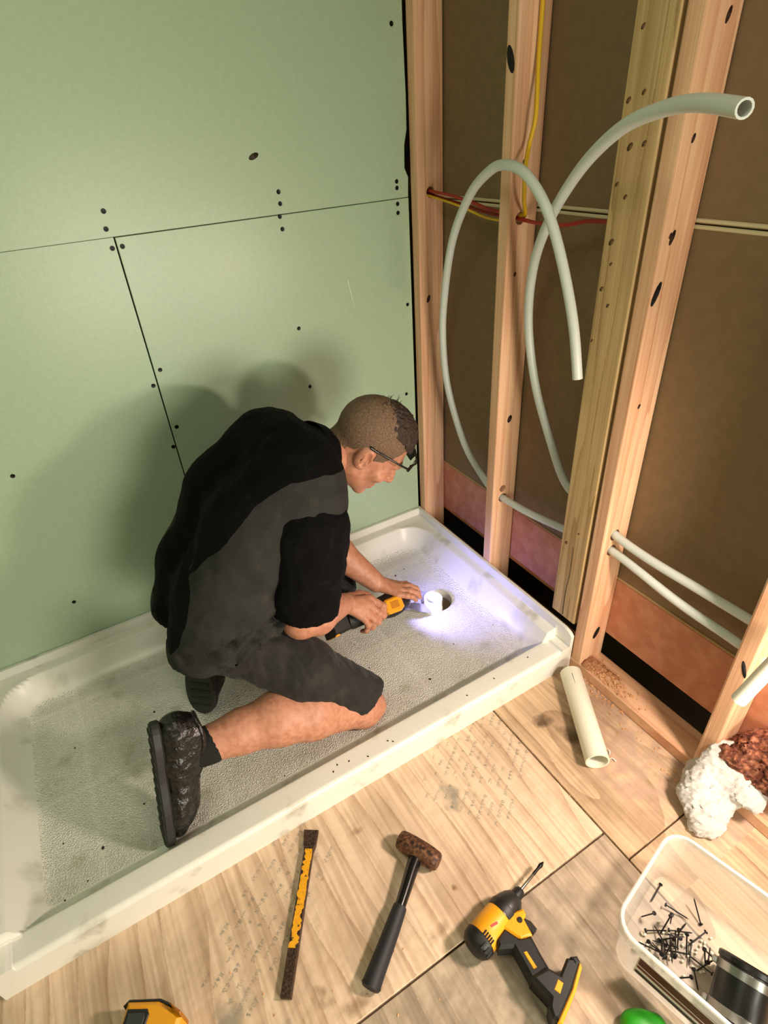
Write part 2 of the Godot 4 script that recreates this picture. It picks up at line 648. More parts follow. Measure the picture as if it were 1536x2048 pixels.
func setting() -> void:
	# floor: plywood sheets with the grain across the tray, on a dark subfloor
	var fl := structure("floor")
	var base := floor_image()
	var second := wood_image(900, 900, 20.0, 1.2, 0.9, 77, Color(0.71, 0.635, 0.545), Color(0.44, 0.375, 0.30), 3.0)
	var third := wood_image(900, 900, 14.0, 2.6, 0.9, 93, Color(0.82, 0.71, 0.58), Color(0.55, 0.44, 0.33), 3.6)
	# ink stamps, boot scuffs and plaster dust, where the sheets carry them (sheet A spans x -1.55..-0.296, z 0..1.21)
	var ink := Color(0.40, 0.41, 0.38)
	var rng := RandomNumberGenerator.new()
	rng.seed = 5
	var px := func(x: float, z: float) -> Vector2: return Vector2((x + 1.55) / 1.26 * 900.0, z / 1.26 * 900.0)
	var rows := [[Vector2(-0.61, 0.90), Vector2(0.82, -0.57), 11, 0.30], [Vector2(-1.20, 0.98), Vector2(0.82, -0.57), 7, 0.34]]
	for r in rows:
		for line in r[2]:
			var p0: Vector2 = r[0] + Vector2(0.57, 0.82) * 0.022 * line
			var s := 0.0
			while s < r[3]:
				var wdt := rng.randf_range(0.004, 0.014)
				if rng.randf() < 0.62:
					var a: Vector2 = p0 + r[1] * s
					var c: Vector2 = px.call(a.x, a.y)
					var c2: Vector2 = px.call(a.x + r[1].x * wdt, a.y + r[1].y * wdt)
					for j in 7:
						var q := c.lerp(c2, j / 6.0)
						for hh in rng.randi_range(2, 7):
							var xx := int(q.x + 0.57 * hh)
							var yy := int(q.y + 0.82 * hh)
							if rng.randf() < 0.7 and xx >= 0 and yy >= 0 and xx < 900 and yy < 900:
								base.set_pixel(xx, yy, base.get_pixel(xx, yy).lerp(ink, 0.48))
				s += wdt + 0.004
	for w in [[-0.54, 0.955, 0.06, 0.045], [-1.15, 1.08, 0.06, 0.05], [-1.1, 1.15, 0.05, 0.03]]:
		var c: Vector2 = px.call(w[0], w[1])
		smear(base, c.x, c.y, w[2] * 715, w[3] * 715, ink, 0.55, int(c.x))
	for w in [[-0.985, 1.135, 0.025, 0.035, 0.55], [-0.78, 0.90, 0.02, 0.012, 0.4], [-0.66, 1.12, 0.01, 0.012, 0.7], [-0.9, 0.95, 0.012, 0.01, 0.4], [-0.75, 1.17, 0.05, 0.02, 0.35], [-0.93, 1.19, 0.06, 0.02, 0.45]]:
		var c: Vector2 = px.call(w[0], w[1])
		smear(base, c.x, c.y, w[2] * 715, w[3] * 715, Color(0.34, 0.24, 0.15), w[4], int(c.y))
	for w in [[100, 60, 260, 160], [500, 120, 300, 140], [700, 40, 200, 100], [350, 250, 240, 120], [620, 330, 200, 180], [800, 150, 120, 90]]:
		smear(second, w[0], w[1], w[2], w[3], Color(0.50, 0.45, 0.38), 0.55, int(w[0]))
	for w in [[230, 600, 150, 240], [290, 760, 120, 200], [180, 850, 130, 120], [120, 700, 100, 120]]:
		smear(third, w[0], w[1], w[2], w[3], Color(0.70, 0.58, 0.52), 0.75, int(w[1]))
	smear(third, 90, 620, 40, 50, Color(0.26, 0.19, 0.12), 0.7, 3)
	smear(third, 60, 560, 25, 30, Color(0.26, 0.19, 0.12), 0.7, 4)
	var tex := [ImageTexture.create_from_image(base), ImageTexture.create_from_image(second), ImageTexture.create_from_image(third)]
	for s in [[-1.55, -0.2965, 0.0, 1.2095, 0], [-2.75, -1.553, 0.0, 1.2095, 0], [-1.55, -0.2965, 1.2135, 2.45, 1], [-2.75, -1.553, 1.2135, 2.45, 1], [-2.75, -1.0, 2.453, 3.1, 0], [-0.997, 0.092, 2.453, 3.1, 0], [-0.2925, 0.092, 0.0, 1.279, 2], [-0.2925, 0.092, 1.2825, 2.45, 2]]:
		var m := paint(Color.WHITE, 0.68)
		m.albedo_texture = tex[s[4]]
		m.uv1_triplanar = true
		m.uv1_world_triplanar = true
		var sc := 1.0 / 1.26
		m.uv1_scale = Vector3(sc, sc, sc)
		m.uv1_offset = Vector3(1.55 * sc, 0, (0.0 if s[4] != 1 else -1.2135 * sc) if s[4] != 2 else -0.1)
		m.normal_enabled = true
		m.normal_texture = bump_tex(0.1, 3.0, 4, 12)
		m.normal_scale = 0.15
		part("plywood_sheet", box(Vector3(s[1] - s[0], 0.018, s[3] - s[2]), 0.0015, Transform3D(Basis(), Vector3((s[0] + s[1]) / 2, -0.009, (s[2] + s[3]) / 2))), m, fl)
	part("subfloor", box(Vector3(2.95, 0.05, 3.4), 0.001, Transform3D(Basis(), Vector3(-1.385, -0.055, 1.5))), M.void, fl)
	part("cavity_floor", box(Vector3(0.9, 0.05, 3.4), 0.001, Transform3D(Basis(), Vector3(0.45, -0.40, 1.5))), M.void, fl)
	# back wall: green board in three sheets over a dark cavity
	var wb := structure("wall_back")
	var up := Transform3D(Basis(Vector3.RIGHT, Vector3.BACK, Vector3.UP), Vector3.ZERO)   # prism x -> x, z -> y, thickness -> z (mirrored, normals are hinted)
	var edge := [Vector2(-2.72, 1.2128), Vector2(-0.006, 1.2128), Vector2(-0.004, 1.262), Vector2(-0.015, 1.285), Vector2(-0.013, 1.34), Vector2(-0.004, 1.375), Vector2(-0.003, 1.45), Vector2(-0.006, 1.60), Vector2(-0.004, 1.9), Vector2(-0.004, 2.42), Vector2(-2.72, 2.42)]
	part("drywall_sheet", prism(edge, -0.0127, 0.0, 0.001, up), M.green, wb)
	part("drywall_sheet", prism([Vector2(-0.8155, 0.002), Vector2(-0.005, 0.002), Vector2(-0.005, 1.2110), Vector2(-0.8155, 1.2110)], -0.0127, 0.0, 0.001, up), M.green, wb)
	part("drywall_sheet", prism([Vector2(-2.03, 0.002), Vector2(-0.8190, 0.002), Vector2(-0.8190, 1.2122), Vector2(-2.03, 1.2122)], -0.0127, 0.0, 0.0004, up), M.green, wb)
	part("drywall_sheet", prism([Vector2(-2.72, 0.002), Vector2(-2.033, 0.002), Vector2(-2.033, 1.2122), Vector2(-2.72, 1.2122)], -0.0127, 0.0, 0.0004, up), M.green, wb)
	part("backing", box(Vector3(3.1, 2.6, 0.05), 0.001, Transform3D(Basis(), Vector3(-1.3, 1.2, -0.127))), M.void, wb)
	var sp := [[-0.823, 1.267], [-0.829, 1.231], [-0.828, 1.190], [-0.805, 1.191], [-0.404, 1.208], [-0.398, 1.264], [-0.398, 1.237], [-0.402, 1.178], [-0.039, 1.595], [-0.043, 1.209 + 0.03], [-0.043, 1.255], [-0.043, 1.199], [-0.043, 1.176], [-0.387, 0.736], [-0.396, 0.916], [-1.22, 0.711], [-1.222, 0.279], [-0.801, 0.889], [-0.829, 0.852], [-0.825, 0.668], [-0.801, 0.723], [-0.022, 0.915], [-0.04, 0.62]]
	var scr := lathe([Vector2(0.0058, 0.0), Vector2(0.0053, 0.0008), Vector2(0.0026, 0.0005), Vector2(0.0001, 0.0002)], Transform3D(), 12)
	for s in sp:
		part("screw", MB.new().join(scr, along(Vector3(s[0], s[1], 0.0002), Vector3.BACK)), M.screw, wb)
	var sm := MB.new()
	blob(Vector3(0.014, 0.0065, 0.0007), Transform3D(Basis(Vector3.BACK, 0.35), Vector3(-0.449, 1.345, 0)), sm)
	part("smudge", sm, paint(Color(0.40, 0.34, 0.28), 0.8), wb)
	var sc2 := MB.new()
	tube(PackedVector3Array([Vector3(-0.224, 1.02, 0), Vector3(-0.214, 0.965, 0), Vector3(-0.206, 0.94, 0)]), 0.0014, 6, 0.0, 0.0004, 1.0, sc2)
	part("scrape", sc2, paint(Color(0.86, 0.88, 0.80), 0.6), wb)
	# right wall: paper-faced panels behind the studs, a loose strip low down, a dark gap under it
	var wr := structure("wall_right")
	part("panel", box(Vector3(0.012, 0.868, 3.1), 0.001, Transform3D(Basis(), Vector3(0.0985, 0.766, 1.55))), M.paper, wr)
	part("panel", box(Vector3(0.012, 1.22, 3.1), 0.001, Transform3D(Basis(), Vector3(0.0985, 1.812, 1.55))), M.paper, wr)
	for s in [1.1965, 1.2075]:
		part("joint_strip", box(Vector3(0.006, 0.0072, 3.05), 0.002, Transform3D(Basis(), Vector3(0.0925, s, 1.55))), M.cream, wr)
	part("lower_strip", box(Vector3(0.012, 0.205, 3.1), 0.002, Transform3D(Basis(), Vector3(0.096, 0.222, 1.55))), M.strip, wr)
	part("strip_edge", box(Vector3(0.016, 0.006, 3.1), 0.002, Transform3D(Basis(), Vector3(0.0965, 0.3285, 1.55))), paint(Color(0.72, 0.60, 0.42), 0.8), wr)
	part("backing", box(Vector3(0.05, 3.0, 3.4), 0.001, Transform3D(Basis(), Vector3(0.80, 1.05, 1.5))), M.void, wr)
	part("wall_left", box(Vector3(0.1, 2.5, 3.3), 0.002, Transform3D(Basis(), Vector3(-2.77, 1.2, 1.5))), M.green).set_meta("kind", "structure")
	part("wall_front", box(Vector3(3.1, 2.5, 0.1), 0.002, Transform3D(Basis(), Vector3(-1.3, 1.2, 3.13))), M.ceil).set_meta("kind", "structure")
	part("ceiling", box(Vector3(3.8, 0.1, 3.5), 0.002, Transform3D(Basis(), Vector3(-1.0, 2.475, 1.5))), M.ceil).set_meta("kind", "structure")

func stud_mesh(w: float, d: float, h: float) -> MB:   # rounded lumber, centred, front towards -x
	var m := MB.new()
	var ring := []
	var r := 0.005
	for c in [[1, 1], [-1, 1], [-1, -1], [1, -1]]:
		for k in 4:
			var a := atan2(c[1], c[0]) - PI / 4 + k * PI / 6
			ring.append([Vector2(c[0] * (d / 2 - r), c[1] * (w / 2 - r)) + Vector2(cos(a), sin(a)) * r, Vector2(cos(a), sin(a))])
	var cnt := ring.size()
	for k in cnt:
		var p: Vector2 = ring[k][0]
		var q: Vector2 = ring[k][1]
		m.vert(Vector3(p.x, -h / 2, p.y), Vector3(q.x, 0, q.y))
		m.vert(Vector3(p.x, h / 2, p.y), Vector3(q.x, 0, q.y))
	for k in cnt:
		var a := k * 2
		var b := ((k + 1) % cnt) * 2
		m.tri(a, a + 1, b)
		m.tri(b, a + 1, b + 1)
	for e in [-1.0, 1.0]:
		var p := []
		for k in cnt:
			p.append(Vector3(ring[k][0].x, e * h / 2, ring[k][0].y))
		m.face(p, Vector3(0, e, 0))
	return m

func stud(z0: float, mat: Material, label: String, bores: Array, knots: Array, group := "open wall studs") -> void:
	var y0 := 0.038
	var y1 := 2.39
	var c := Vector3(0.0445, (y0 + y1) / 2, z0 + 0.019)
	var o := thing("wall_stud", label, "stud", Vector3(0.0445, y0, z0 + 0.019), group)
	var body := CSGMesh3D.new()
	body.name = "timber"
	body.mesh = stud_mesh(0.038, 0.089, y1 - y0).mesh()
	body.material = mat
	o.add_child(body, true)
	body.position = Vector3(0, (y1 - y0) / 2, 0)
	for b in bores:   # holes drilled right through for pipes and cables
		var drill := CSGCylinder3D.new()
		drill.name = "bore"
		drill.operation = CSGShape3D.OPERATION_SUBTRACTION
		drill.radius = b[2]
		drill.height = 0.06
		drill.sides = 20
		drill.material = mat
		body.add_child(drill, true)
		drill.position = Vector3(b[0], b[1], z0 + 0.019) - o.position - body.position
		drill.rotation.x = PI / 2
	for k in knots:   # [x, y, z, half height, half width]
		var m := MB.new()
		var on_front: bool = k[0] <= 0.001
		blob(Vector3(0.0012, k[3], k[4]) if on_front else Vector3(k[4], k[3], 0.0012), Transform3D(Basis(Vector3.RIGHT if on_front else Vector3.BACK, -0.35), Vector3(k[0], k[1], k[2])), m)
		part("knot", m, M.hole if k.size() > 5 else M.knot, o)

func studs() -> void:
	stud(0.003, M.stud_a, "pinkish stud in the corner against the green board", [[0.043, 1.222, 0.014]], [[0.03, 0.93, 0.041, 0.012, 0.006]])
	stud(0.390, M.stud_b, "stud with a large dark knot high up and the yellow cable running down it", [[0.035, 1.185, 0.014], [0.037, 0.391, 0.015], [0.036, 0.425, 0.012]], [[0.0, 1.487, 0.407, 0.026, 0.011, 1], [0.045, 0.66, 0.428, 0.012, 0.008], [0.04, 1.30, 0.428, 0.006, 0.008], [0.03, 1.06, 0.428, 0.006, 0.004]])
	stud(0.811, M.stud_a, "broad-looking stud fixed beside the flat weathered plank, two water pipes leaving it", [[0.038, 0.498, 0.016], [0.036, 0.450, 0.016]], [[0.013, 1.088, 0.849, 0.024, 0.008, 1], [0.027, 1.186, 0.849, 0.014, 0.006], [0.03, 1.34, 0.849, 0.008, 0.004], [0.055, 1.50, 0.849, 0.012, 0.005], [0.03, 0.85, 0.849, 0.006, 0.004], [0.045, 0.145, 0.849, 0.022, 0.010, 1], [0.02, 1.19, 0.849, 0.006, 0.003]])
	stud(1.214, M.stud_b, "stud at the right edge standing behind the white insulation", [[0.03, 0.33, 0.012]], [[0.0, 0.40, 1.24, 0.022, 0.005, 1]])
	stud(1.620, M.stud_a, "stud outside the view, nearest the camera", [], [])
	stud(2.030, M.stud_b, "stud outside the view, behind the camera", [], [])
	var o := thing("flat_plank", "weathered knotty plank fixed flat against the side of a stud", "plank", Vector3(0.019, 0.165, 0.7585))
	var t := MeshInstance3D.new()
	t.name = "timber"
	t.mesh = stud_mesh(0.089, 0.038, 2.22).mesh()
	t.position = Vector3(0, 1.11, 0)
	t.material_override = M.plank
	o.add_child(t, true)
	for k in [[1.50, 0.735, 0.006], [1.40, 0.727, 0.007], [1.41, 0.757, 0.006], [1.33, 0.745, 0.009], [1.335, 0.775, 0.007], [1.27, 0.728, 0.006], [1.25, 0.752, 0.006], [1.17, 0.735, 0.009], [1.13, 0.742, 0.005], [1.08, 0.728, 0.007], [0.97, 0.722, 0.005], [1.05, 0.75, 0.006], [0.42, 0.735, 0.008], [0.47, 0.77, 0.005]]:
		var m := MB.new()
		blob(Vector3(0.0008, k[2] * 0.9, k[2] * 0.55), Transform3D(Basis(Vector3.RIGHT, 0.7), Vector3(0.0, k[0], k[1])), m)
		part("knot", m, M.plank_knot, o)
	var cr := MB.new()
	tube(smooth_path([V(-0.0005, 0.17, 0.758), V(-0.0005, 0.26, 0.757), V(-0.0005, 0.33, 0.762), V(-0.0005, 0.42, 0.760)], 4), 0.0012, 6, 0.0, 0.0004, 1.0, cr)
	part("crack", cr, M.hole, o)
	single("sole_plate", box(Vector3(0.089, 0.038, 3.05), 0.003, Transform3D(Basis(), Vector3(0.0445, 0.019, 1.545))), M.plate, "dusty sole plate lying on the floor under the studs", "timber")
	single("top_plate", box(Vector3(0.089, 0.036, 3.05), 0.003, Transform3D(Basis(), Vector3(0.0445, 2.407, 1.545))), M.stud_b, "top plate over the studs under the ceiling", "timber")

func tray_height(x: float, z: float) -> float:
	var dr := -0.002 - x
	var dl := x + 1.53
	var db := z - 0.002
	var df := 0.813 - z
	var e := minf(dr, minf(dl, db))
	var h := 0.047 - 0.010 * (1.0 - clampf(Vector2(x + 0.19, z - 0.385).length() / 0.6, 0.0, 1.0))
	var a := minf(dr, dl) - 0.045
	var b := db - 0.045
	var q := minf(a, b)
	if a < 0.09 and b < 0.09:
		q = 0.09 - Vector2(0.09 - a, 0.09 - b).length()
	var t := clampf(q / 0.075, 0.0, 1.0)
	var side := lerpf(0.114, h, 1.0 - pow(1.0 - t, 2.2))
	if e < 0.045:
		side = maxf(side, 0.114 + (0.045 - e) * 0.12)
	if e < 0.0125:
		side = 0.143 - 18.0 * pow(maxf(0.0, 0.03 - df), 2.0)
	var curb := h
	if df < 0.058:
		curb = 0.085
		if df < 0.012:
			curb = 0.073 + sqrt(maxf(0.0, 0.012 * 0.012 - (0.012 - df) * (0.012 - df)))
		if e < 0.008:
			curb -= (0.008 - e) * 0.6
	elif df < 0.088:
		var u := (df - 0.058) / 0.03
		curb = lerpf(0.085, h, u * u * (3.0 - 2.0 * u))
	if df < 0.058 and e > 0.045:
		return curb
	return maxf(side if df > 0.058 or e < 0.0125 else minf(side, 0.09), curb)

func tray() -> void:
	var xs := []
	var zs := []
	for d in [0.0, 0.004, 0.008, 0.0122, 0.0126, 0.018, 0.03, 0.044, 0.047, 0.052, 0.058, 0.065, 0.073, 0.083, 0.095, 0.11, 0.125]:
		xs.append(-0.002 - d)
		zs.append(0.002 + d)
	var x := -0.002 - 0.14
	while x > -1.53 + 0.135:
		xs.append(x)
		x -= 0.0125
	for d in [0.125, 0.11, 0.095, 0.083, 0.073, 0.065, 0.058, 0.052, 0.047, 0.044, 0.03, 0.018, 0.0126, 0.0122, 0.008, 0.0]:
		xs.append(-1.53 + d)
	var z := 0.14
	while z < 0.813 - 0.10:
		zs.append(z)
		z += 0.0125
	for d in [0.092, 0.086, 0.08, 0.074, 0.068, 0.062, 0.0582, 0.0578, 0.05, 0.03, 0.0125, 0.0105, 0.008, 0.005, 0.0025, 0.001, 0.0]:
		zs.append(0.813 - d)
	var m := MB.new()
	for zz in zs:
		for xx in xs:
			var e := 0.0015
			var h := tray_height(xx, zz)
			var nn := Vector3(tray_height(xx - e, zz) - tray_height(xx + e, zz), 2.0 * e, tray_height(xx, zz - e) - tray_height(xx, zz + e)).normalized()
			m.vert(Vector3(xx, h, zz), nn)
	var w := xs.size()
	for j in zs.size() - 1:
		for i in w - 1:
			var a := j * w + i
			m.tri(a, a + 1, a + w)
			m.tri(a + 1, a + w + 1, a + w)
	var dr := Vector3(-0.192, 0.0, 0.386)
	var g := PackedFloat32Array()
	for p in m.v:
		g.append(Vector2(p.x - dr.x, p.z - dr.z).length() - 0.053)
	m = m.split(g)[1]
	g = PackedFloat32Array()
	for p in m.v:
		g.append(maxf(maxf(p.y - 0.052, 0.10 - (0.813 - p.z)), maxf(0.085 - p.z, maxf(p.x + 0.085, -1.445 - p.x))))
	var two := m.split(g)
	var body: MB = two[1]
	# outer faces: front apron, ends, back, and the wall of the drain opening
	for k in xs.size() - 1:
		body.face([V(xs[k], 0.0, 0.813), V(xs[k + 1], 0.0, 0.813), V(xs[k + 1], tray_height(xs[k + 1], 0.813), 0.813), V(xs[k], tray_height(xs[k], 0.813), 0.813)], Vector3.BACK)
	for k in zs.size() - 1:
		for sx in [-0.002, -1.53]:
			body.face([V(sx, 0.0, zs[k]), V(sx, 0.0, zs[k + 1]), V(sx, tray_height(sx, zs[k + 1]), zs[k + 1]), V(sx, tray_height(sx, zs[k]), zs[k])], V(sx + 0.5, 0, 0))
	body.face([V(-0.002, 0, 0.002), V(-1.53, 0, 0.002), V(-1.53, 0.143, 0.002), V(-0.002, 0.143, 0.002)], Vector3.FORWARD)
	var gel := paint(Color.WHITE, 0.33)
	skin_of(gel, grain_tex(0.012, [[0.0, Color(0.68, 0.67, 0.61)], [0.16, Color(0.80, 0.79, 0.74)], [0.28, Color(0.875, 0.87, 0.83)], [1.0, Color(0.885, 0.88, 0.845)]], 5, 31), 2.2)
	var sand := paint(Color.WHITE, 0.42)
	skin_of(sand, grain_tex(0.010, [[0.0, Color(0.78, 0.77, 0.70)], [0.26, Color(0.865, 0.86, 0.815)], [0.5, Color(0.89, 0.885, 0.845)], [1.0, Color(0.90, 0.895, 0.86)]], 5, 17), 2.0)
	bumped(sand, bump_tex(0.12, 10.0, 3, 5, 512), 0.9, 3.4)
	var o := thing("shower_tray", "long white shower tray with a textured floor along the green wall", "shower tray", V(-0.766, 0.0, 0.4075))
	part("tray_body", body, gel, o)
	part("tray_floor", two[0], sand, o)
	part("drain_opening", tube(PackedVector3Array([V(dr.x, 0.008, dr.z), V(dr.x, 0.0385, dr.z)]), 0.0535, 40, 0.053), gel, o)
	part("drain_void", lathe([Vector2(0.054, 0.006), Vector2(0.0001, 0.006)], Transform3D(Basis(), V(dr.x, 0, dr.z)), 32), M.void, o)
	var dirt := MB.new()
	var rng := RandomNumberGenerator.new()
	rng.seed = 9
	for k in 26:
		var p := V(rng.randf_range(-1.45, -0.1), 0, rng.randf_range(0.15, 0.72))
		p.y = tray_height(p.x, p.z)
		var r := rng.randf_range(0.0015, 0.0035)
		blob(V(r * 1.4, r * 0.5, r), Transform3D(Basis(Vector3.UP, rng.randf() * 6.0), p), dirt, 6)
	for k in 9:
		var p := V(rng.randf_range(-1.2, -0.1), 0.0855, rng.randf_range(0.765, 0.80))
		blob(V(0.003, 0.0008, 0.002), Transform3D(Basis(Vector3.UP, rng.randf() * 6.0), p), dirt, 6)
	var dm := part("dirt_specks", dirt, paint(Color(0.16, 0.13, 0.10), 0.9), o)
	dm.set_meta("kind", "stuff")
	# the white stub standing in the opening
	var t := thing("drain_pipe", "short white pipe stub standing in the drain opening of the tray", "pipe", V(-0.224, 0.008, 0.410))
	var ax := V(0.03, 1.0, 0.02).normalized()
	part("pipe_wall", tube(PackedVector3Array([V(-0.224, 0.008, 0.410), V(-0.224, 0.008, 0.410) + ax * 0.040, V(-0.224, 0.008, 0.410) + ax * 0.078]), 0.0300, 32, 0.0255), M.white_pvc, t)
	part("coupling_ring", tube(PackedVector3Array([V(-0.224, 0.010, 0.410), V(-0.224, 0.010, 0.410) + ax * 0.034]), 0.0325, 32, 0.0301), M.white_pvc, t)

func pipes() -> void:
	var a := smooth_path([V(0.045, 0.405, 1.30), V(0.045, 0.413, 1.176), V(0.040, 0.422, 1.04), V(0.037, 0.450, 0.847), V(0.050, 0.42, 0.74), V(0.055, 0.402, 0.657), V(0.040, 0.397, 0.55), V(0.037, 0.391, 0.429), V(0.045, 0.390, 0.37), V(0.050, 0.401, 0.325), V(0.045, 0.488, 0.221), V(0.030, 0.663, 0.148), V(0.020, 0.825, 0.132), V(0.010, 0.965, 0.155), V(-0.010, 1.122, 0.220), V(-0.040, 1.237, 0.330), V(-0.060, 1.291, 0.426), V(-0.070, 1.304, 0.487), V(-0.075, 1.294, 0.548), V(-0.075, 1.254, 0.604), V(-0.075, 1.194, 0.651), V(-0.070, 1.104, 0.693), V(-0.070, 1.010, 0.731), V(-0.070, 0.910, 0.758)])
	single("water_pipe", tube(a, 0.0108, 14, 0.0080), M.pex, "white plastic water pipe arching over the second stud, its cut end hanging down", "pipe")
	var b := smooth_path([V(0.05, 0.478, 1.30), V(0.050, 0.481, 1.197), V(0.045, 0.484, 1.084), V(0.040, 0.487, 0.955), V(0.038, 0.499, 0.849), V(0.052, 0.52, 0.74), V(0.055, 0.551, 0.653), V(0.050, 0.655, 0.587), V(0.040, 0.783, 0.529), V(0.030, 0.911, 0.498), V(0.020, 1.012, 0.496), V(0.0, 1.110, 0.526), V(-0.03, 1.192, 0.586), V(-0.05, 1.258, 0.646), V(-0.08, 1.319, 0.727), V(-0.12, 1.366, 0.828), V(-0.16, 1.386, 0.928), V(-0.20, 1.390, 1.010), V(-0.25, 1.382, 1.103)])
	single("water_pipe", tube(b, 0.0110, 14, 0.0082), M.pex, "white plastic water pipe curving up and out to the right, open end towards the room", "pipe")
	single("water_pipe", tube(PackedVector3Array([V(-0.085, 0.405, 1.281), V(-0.06, 0.484, 1.294), V(-0.035, 0.60, 1.316)]), 0.0145, 16, 0.0105), M.white_pvc, "short straight bright white pipe end at the right edge above the insulation", "pipe")
	var yel := paint(Color(0.86, 0.68, 0.08), 0.5)
	var red := paint(Color(0.62, 0.14, 0.06), 0.5)
	single("cable", tube(smooth_path([V(0.05, 1.95, 0.440), V(0.05, 1.601, 0.437), V(0.047, 1.483, 0.440), V(0.030, 1.387, 0.462), V(0.026, 1.333, 0.452), V(0.000, 1.288, 0.473), V(0.010, 1.229, 0.465), V(0.034, 1.196, 0.445), V(0.036, 1.188, 0.424)], 5), 0.0062, 8, 0.0, -1.0, 0.6), yel, "yellow electrical cable running down the second stud into its drilled hole", "cable")
	single("cable", tube(smooth_path([V(0.043, 1.226, 0.03), V(0.034, 1.224, 0.09), V(0.030, 1.220, 0.164), V(0.030, 1.209, 0.251), V(0.035, 1.198, 0.306), V(0.040, 1.190, 0.385)], 5), 0.0066, 8, 0.0, -1.0, 0.6), red, "red electrical cable between the corner stud and the second stud, upper of two", "cable")
	single("cable", tube(smooth_path([V(0.050, 1.216, 0.03), V(0.047, 1.208, 0.10), V(0.048, 1.198, 0.19), V(0.052, 1.186, 0.28), V(0.045, 1.182, 0.385)], 5), 0.0066, 8, 0.0, -1.0, 0.6), red, "red electrical cable sagging just under another red one beside the corner stud", "cable")
	single("cable", tube(smooth_path([V(0.038, 1.215, 0.03), V(0.035, 1.206, 0.12), V(0.030, 1.196, 0.21), V(0.034, 1.178, 0.30), V(0.036, 1.174, 0.388)], 5), 0.0048, 8, 0.0, -1.0, 0.6), yel, "thin yellow cable hanging below the red cables between the first two studs", "cable")
	single("cable", tube(smooth_path([V(0.035, 1.186, 0.415), V(0.030, 1.184, 0.445), V(0.030, 1.181, 0.501), V(0.030, 1.184, 0.578), V(0.034, 1.197, 0.647), V(0.044, 1.196, 0.74)], 5), 0.0070, 8, 0.0, -1.0, 0.6), red, "red electrical cable from the second stud's hole to behind the flat plank", "cable")
	var o := thing("pipe_offcut", "thick white pipe offcut lying on the plywood against the tray corner, open end forward", "pipe", V(-0.115, 0.0, 0.97))
	part("pipe_wall", tube(PackedVector3Array([V(-0.042, 0.034, 0.853), V(-0.116, 0.0325, 0.972), V(-0.190, 0.031, 1.090)]), 0.0300, 36, 0.0258), M.white_pvc, o)
	part("print_mark", tube(PackedVector3Array([V(-0.0605, 0.0628, 0.872), V(-0.088, 0.0622, 0.918)]), 0.0011, 6, 0.0, 0.0003, 1.0), paint(Color(0.25, 0.25, 0.24), 0.7), o)
	# mineral wool spilling through the studs
	var ins := thing("insulation", "torn lump of white insulation with rusty brown top spilling from the stud wall", "insulation", V(-0.02, 0.0, 1.30))
	var n := noise(14.0, FastNoiseLite.TYPE_SIMPLEX_SMOOTH, 4, 3)
	var n2 := noise(70.0, FastNoiseLite.TYPE_SIMPLEX_SMOOTH, 3, 5)
	var f := Field.new(V(-0.20, -0.02, 1.13), V(0.16, 0.28, 1.46), 0.006)
	var sl := Basis.from_euler(V(0.25, 0.35, 0.80))
	f.ell(V(-0.035, 0.085, 1.292), V(0.105, 0.026, 0.062), 0.03, sl)
	f.ell(V(-0.085, 0.035, 1.318), V(0.050, 0.020, 0.040), 0.03, Basis.from_euler(V(0.1, 0.6, 0.55)))
	f.ell(V(0.015, 0.11, 1.335), V(0.07, 0.022, 0.035), 0.03, Basis.from_euler(V(0.0, 0.9, 0.5)))
	f.cap(V(-0.06, 0.02, 1.26), V(0.0, 0.03, 1.25), 0.03, 0.04, 0.03)
	f.each(func(p: Vector3, d: float) -> float: return maxf(d + n.get_noise_3dv(p) * 0.012 + n2.get_noise_3dv(p) * 0.007, 0.001 - p.y), 0.05)
	var wool := paint(Color(0.76, 0.75, 0.73), 0.95)
	wool.rim_enabled = true
	wool.rim = 0.4
	bumped(wool, bump_tex(0.16, 8.0, 5, 9), 0.4, 9.0)
	part("facing", f.mesh(), wool, ins)
	f = Field.new(V(-0.10, 0.04, 1.17), V(0.14, 0.32, 1.46), 0.006)
	f.cap(V(0.005, 0.155, 1.290), V(0.06, 0.165, 1.32), 0.026, 0.042, 0.02)
	f.cap(V(0.045, 0.10, 1.30), V(0.055, 0.16, 1.40), 0.06, 0.05, 0.02)
	f.each(func(p: Vector3, d: float) -> float: return d + n.get_noise_3dv(p) * 0.018 + n2.get_noise_3dv(p) * 0.012, 0.05)
	var rust := skin_of(paint(Color.WHITE, 0.95), grain_tex(0.03, [[0.3, Color(0.26, 0.12, 0.07)], [0.55, Color(0.48, 0.26, 0.17)], [0.75, Color(0.70, 0.48, 0.37)]], 5, 8), 7.0)
	part("fibre", f.mesh(), rust, ins)
	# sawdust and chips on the plate and the boards
	var rng := RandomNumberGenerator.new()
	rng.seed = 21
	var chips := MB.new()
	var spots := []
	for k in 170:
		spots.append([V(rng.randfn(0.02, 0.024), 0.039, 0.872 + absf(rng.randfn(0.0, 0.07))), 1.0])
	for k in 60:
		spots.append([V(rng.randfn(-0.03, 0.03), 0.0, rng.randf_range(0.9, 1.26)), 0.8])
	for k in 40:
		spots.append([V(rng.randf_range(-1.2, -0.2), 0.0, rng.randf_range(0.86, 1.35)), 0.45])
	for s in spots:
		var p: Vector3 = s[0]
		if p.y > 0.02 and (p.x < 0.004 or p.x > 0.085):
			p.y = 0.0
		if p.x < 0.004 and p.x > -0.002:
			p.x = -0.004
		var r: float = rng.randf_range(0.0012, 0.0045) * s[1]
		box(V(r * 2.2, r * 0.7, r * 1.3), r * 0.1, Transform3D(Basis.from_euler(V(rng.randf_range(-0.3, 0.3), rng.randf() * 6.0, rng.randf_range(-0.3, 0.3))), p + V(0, r * 0.5, 0)), chips)
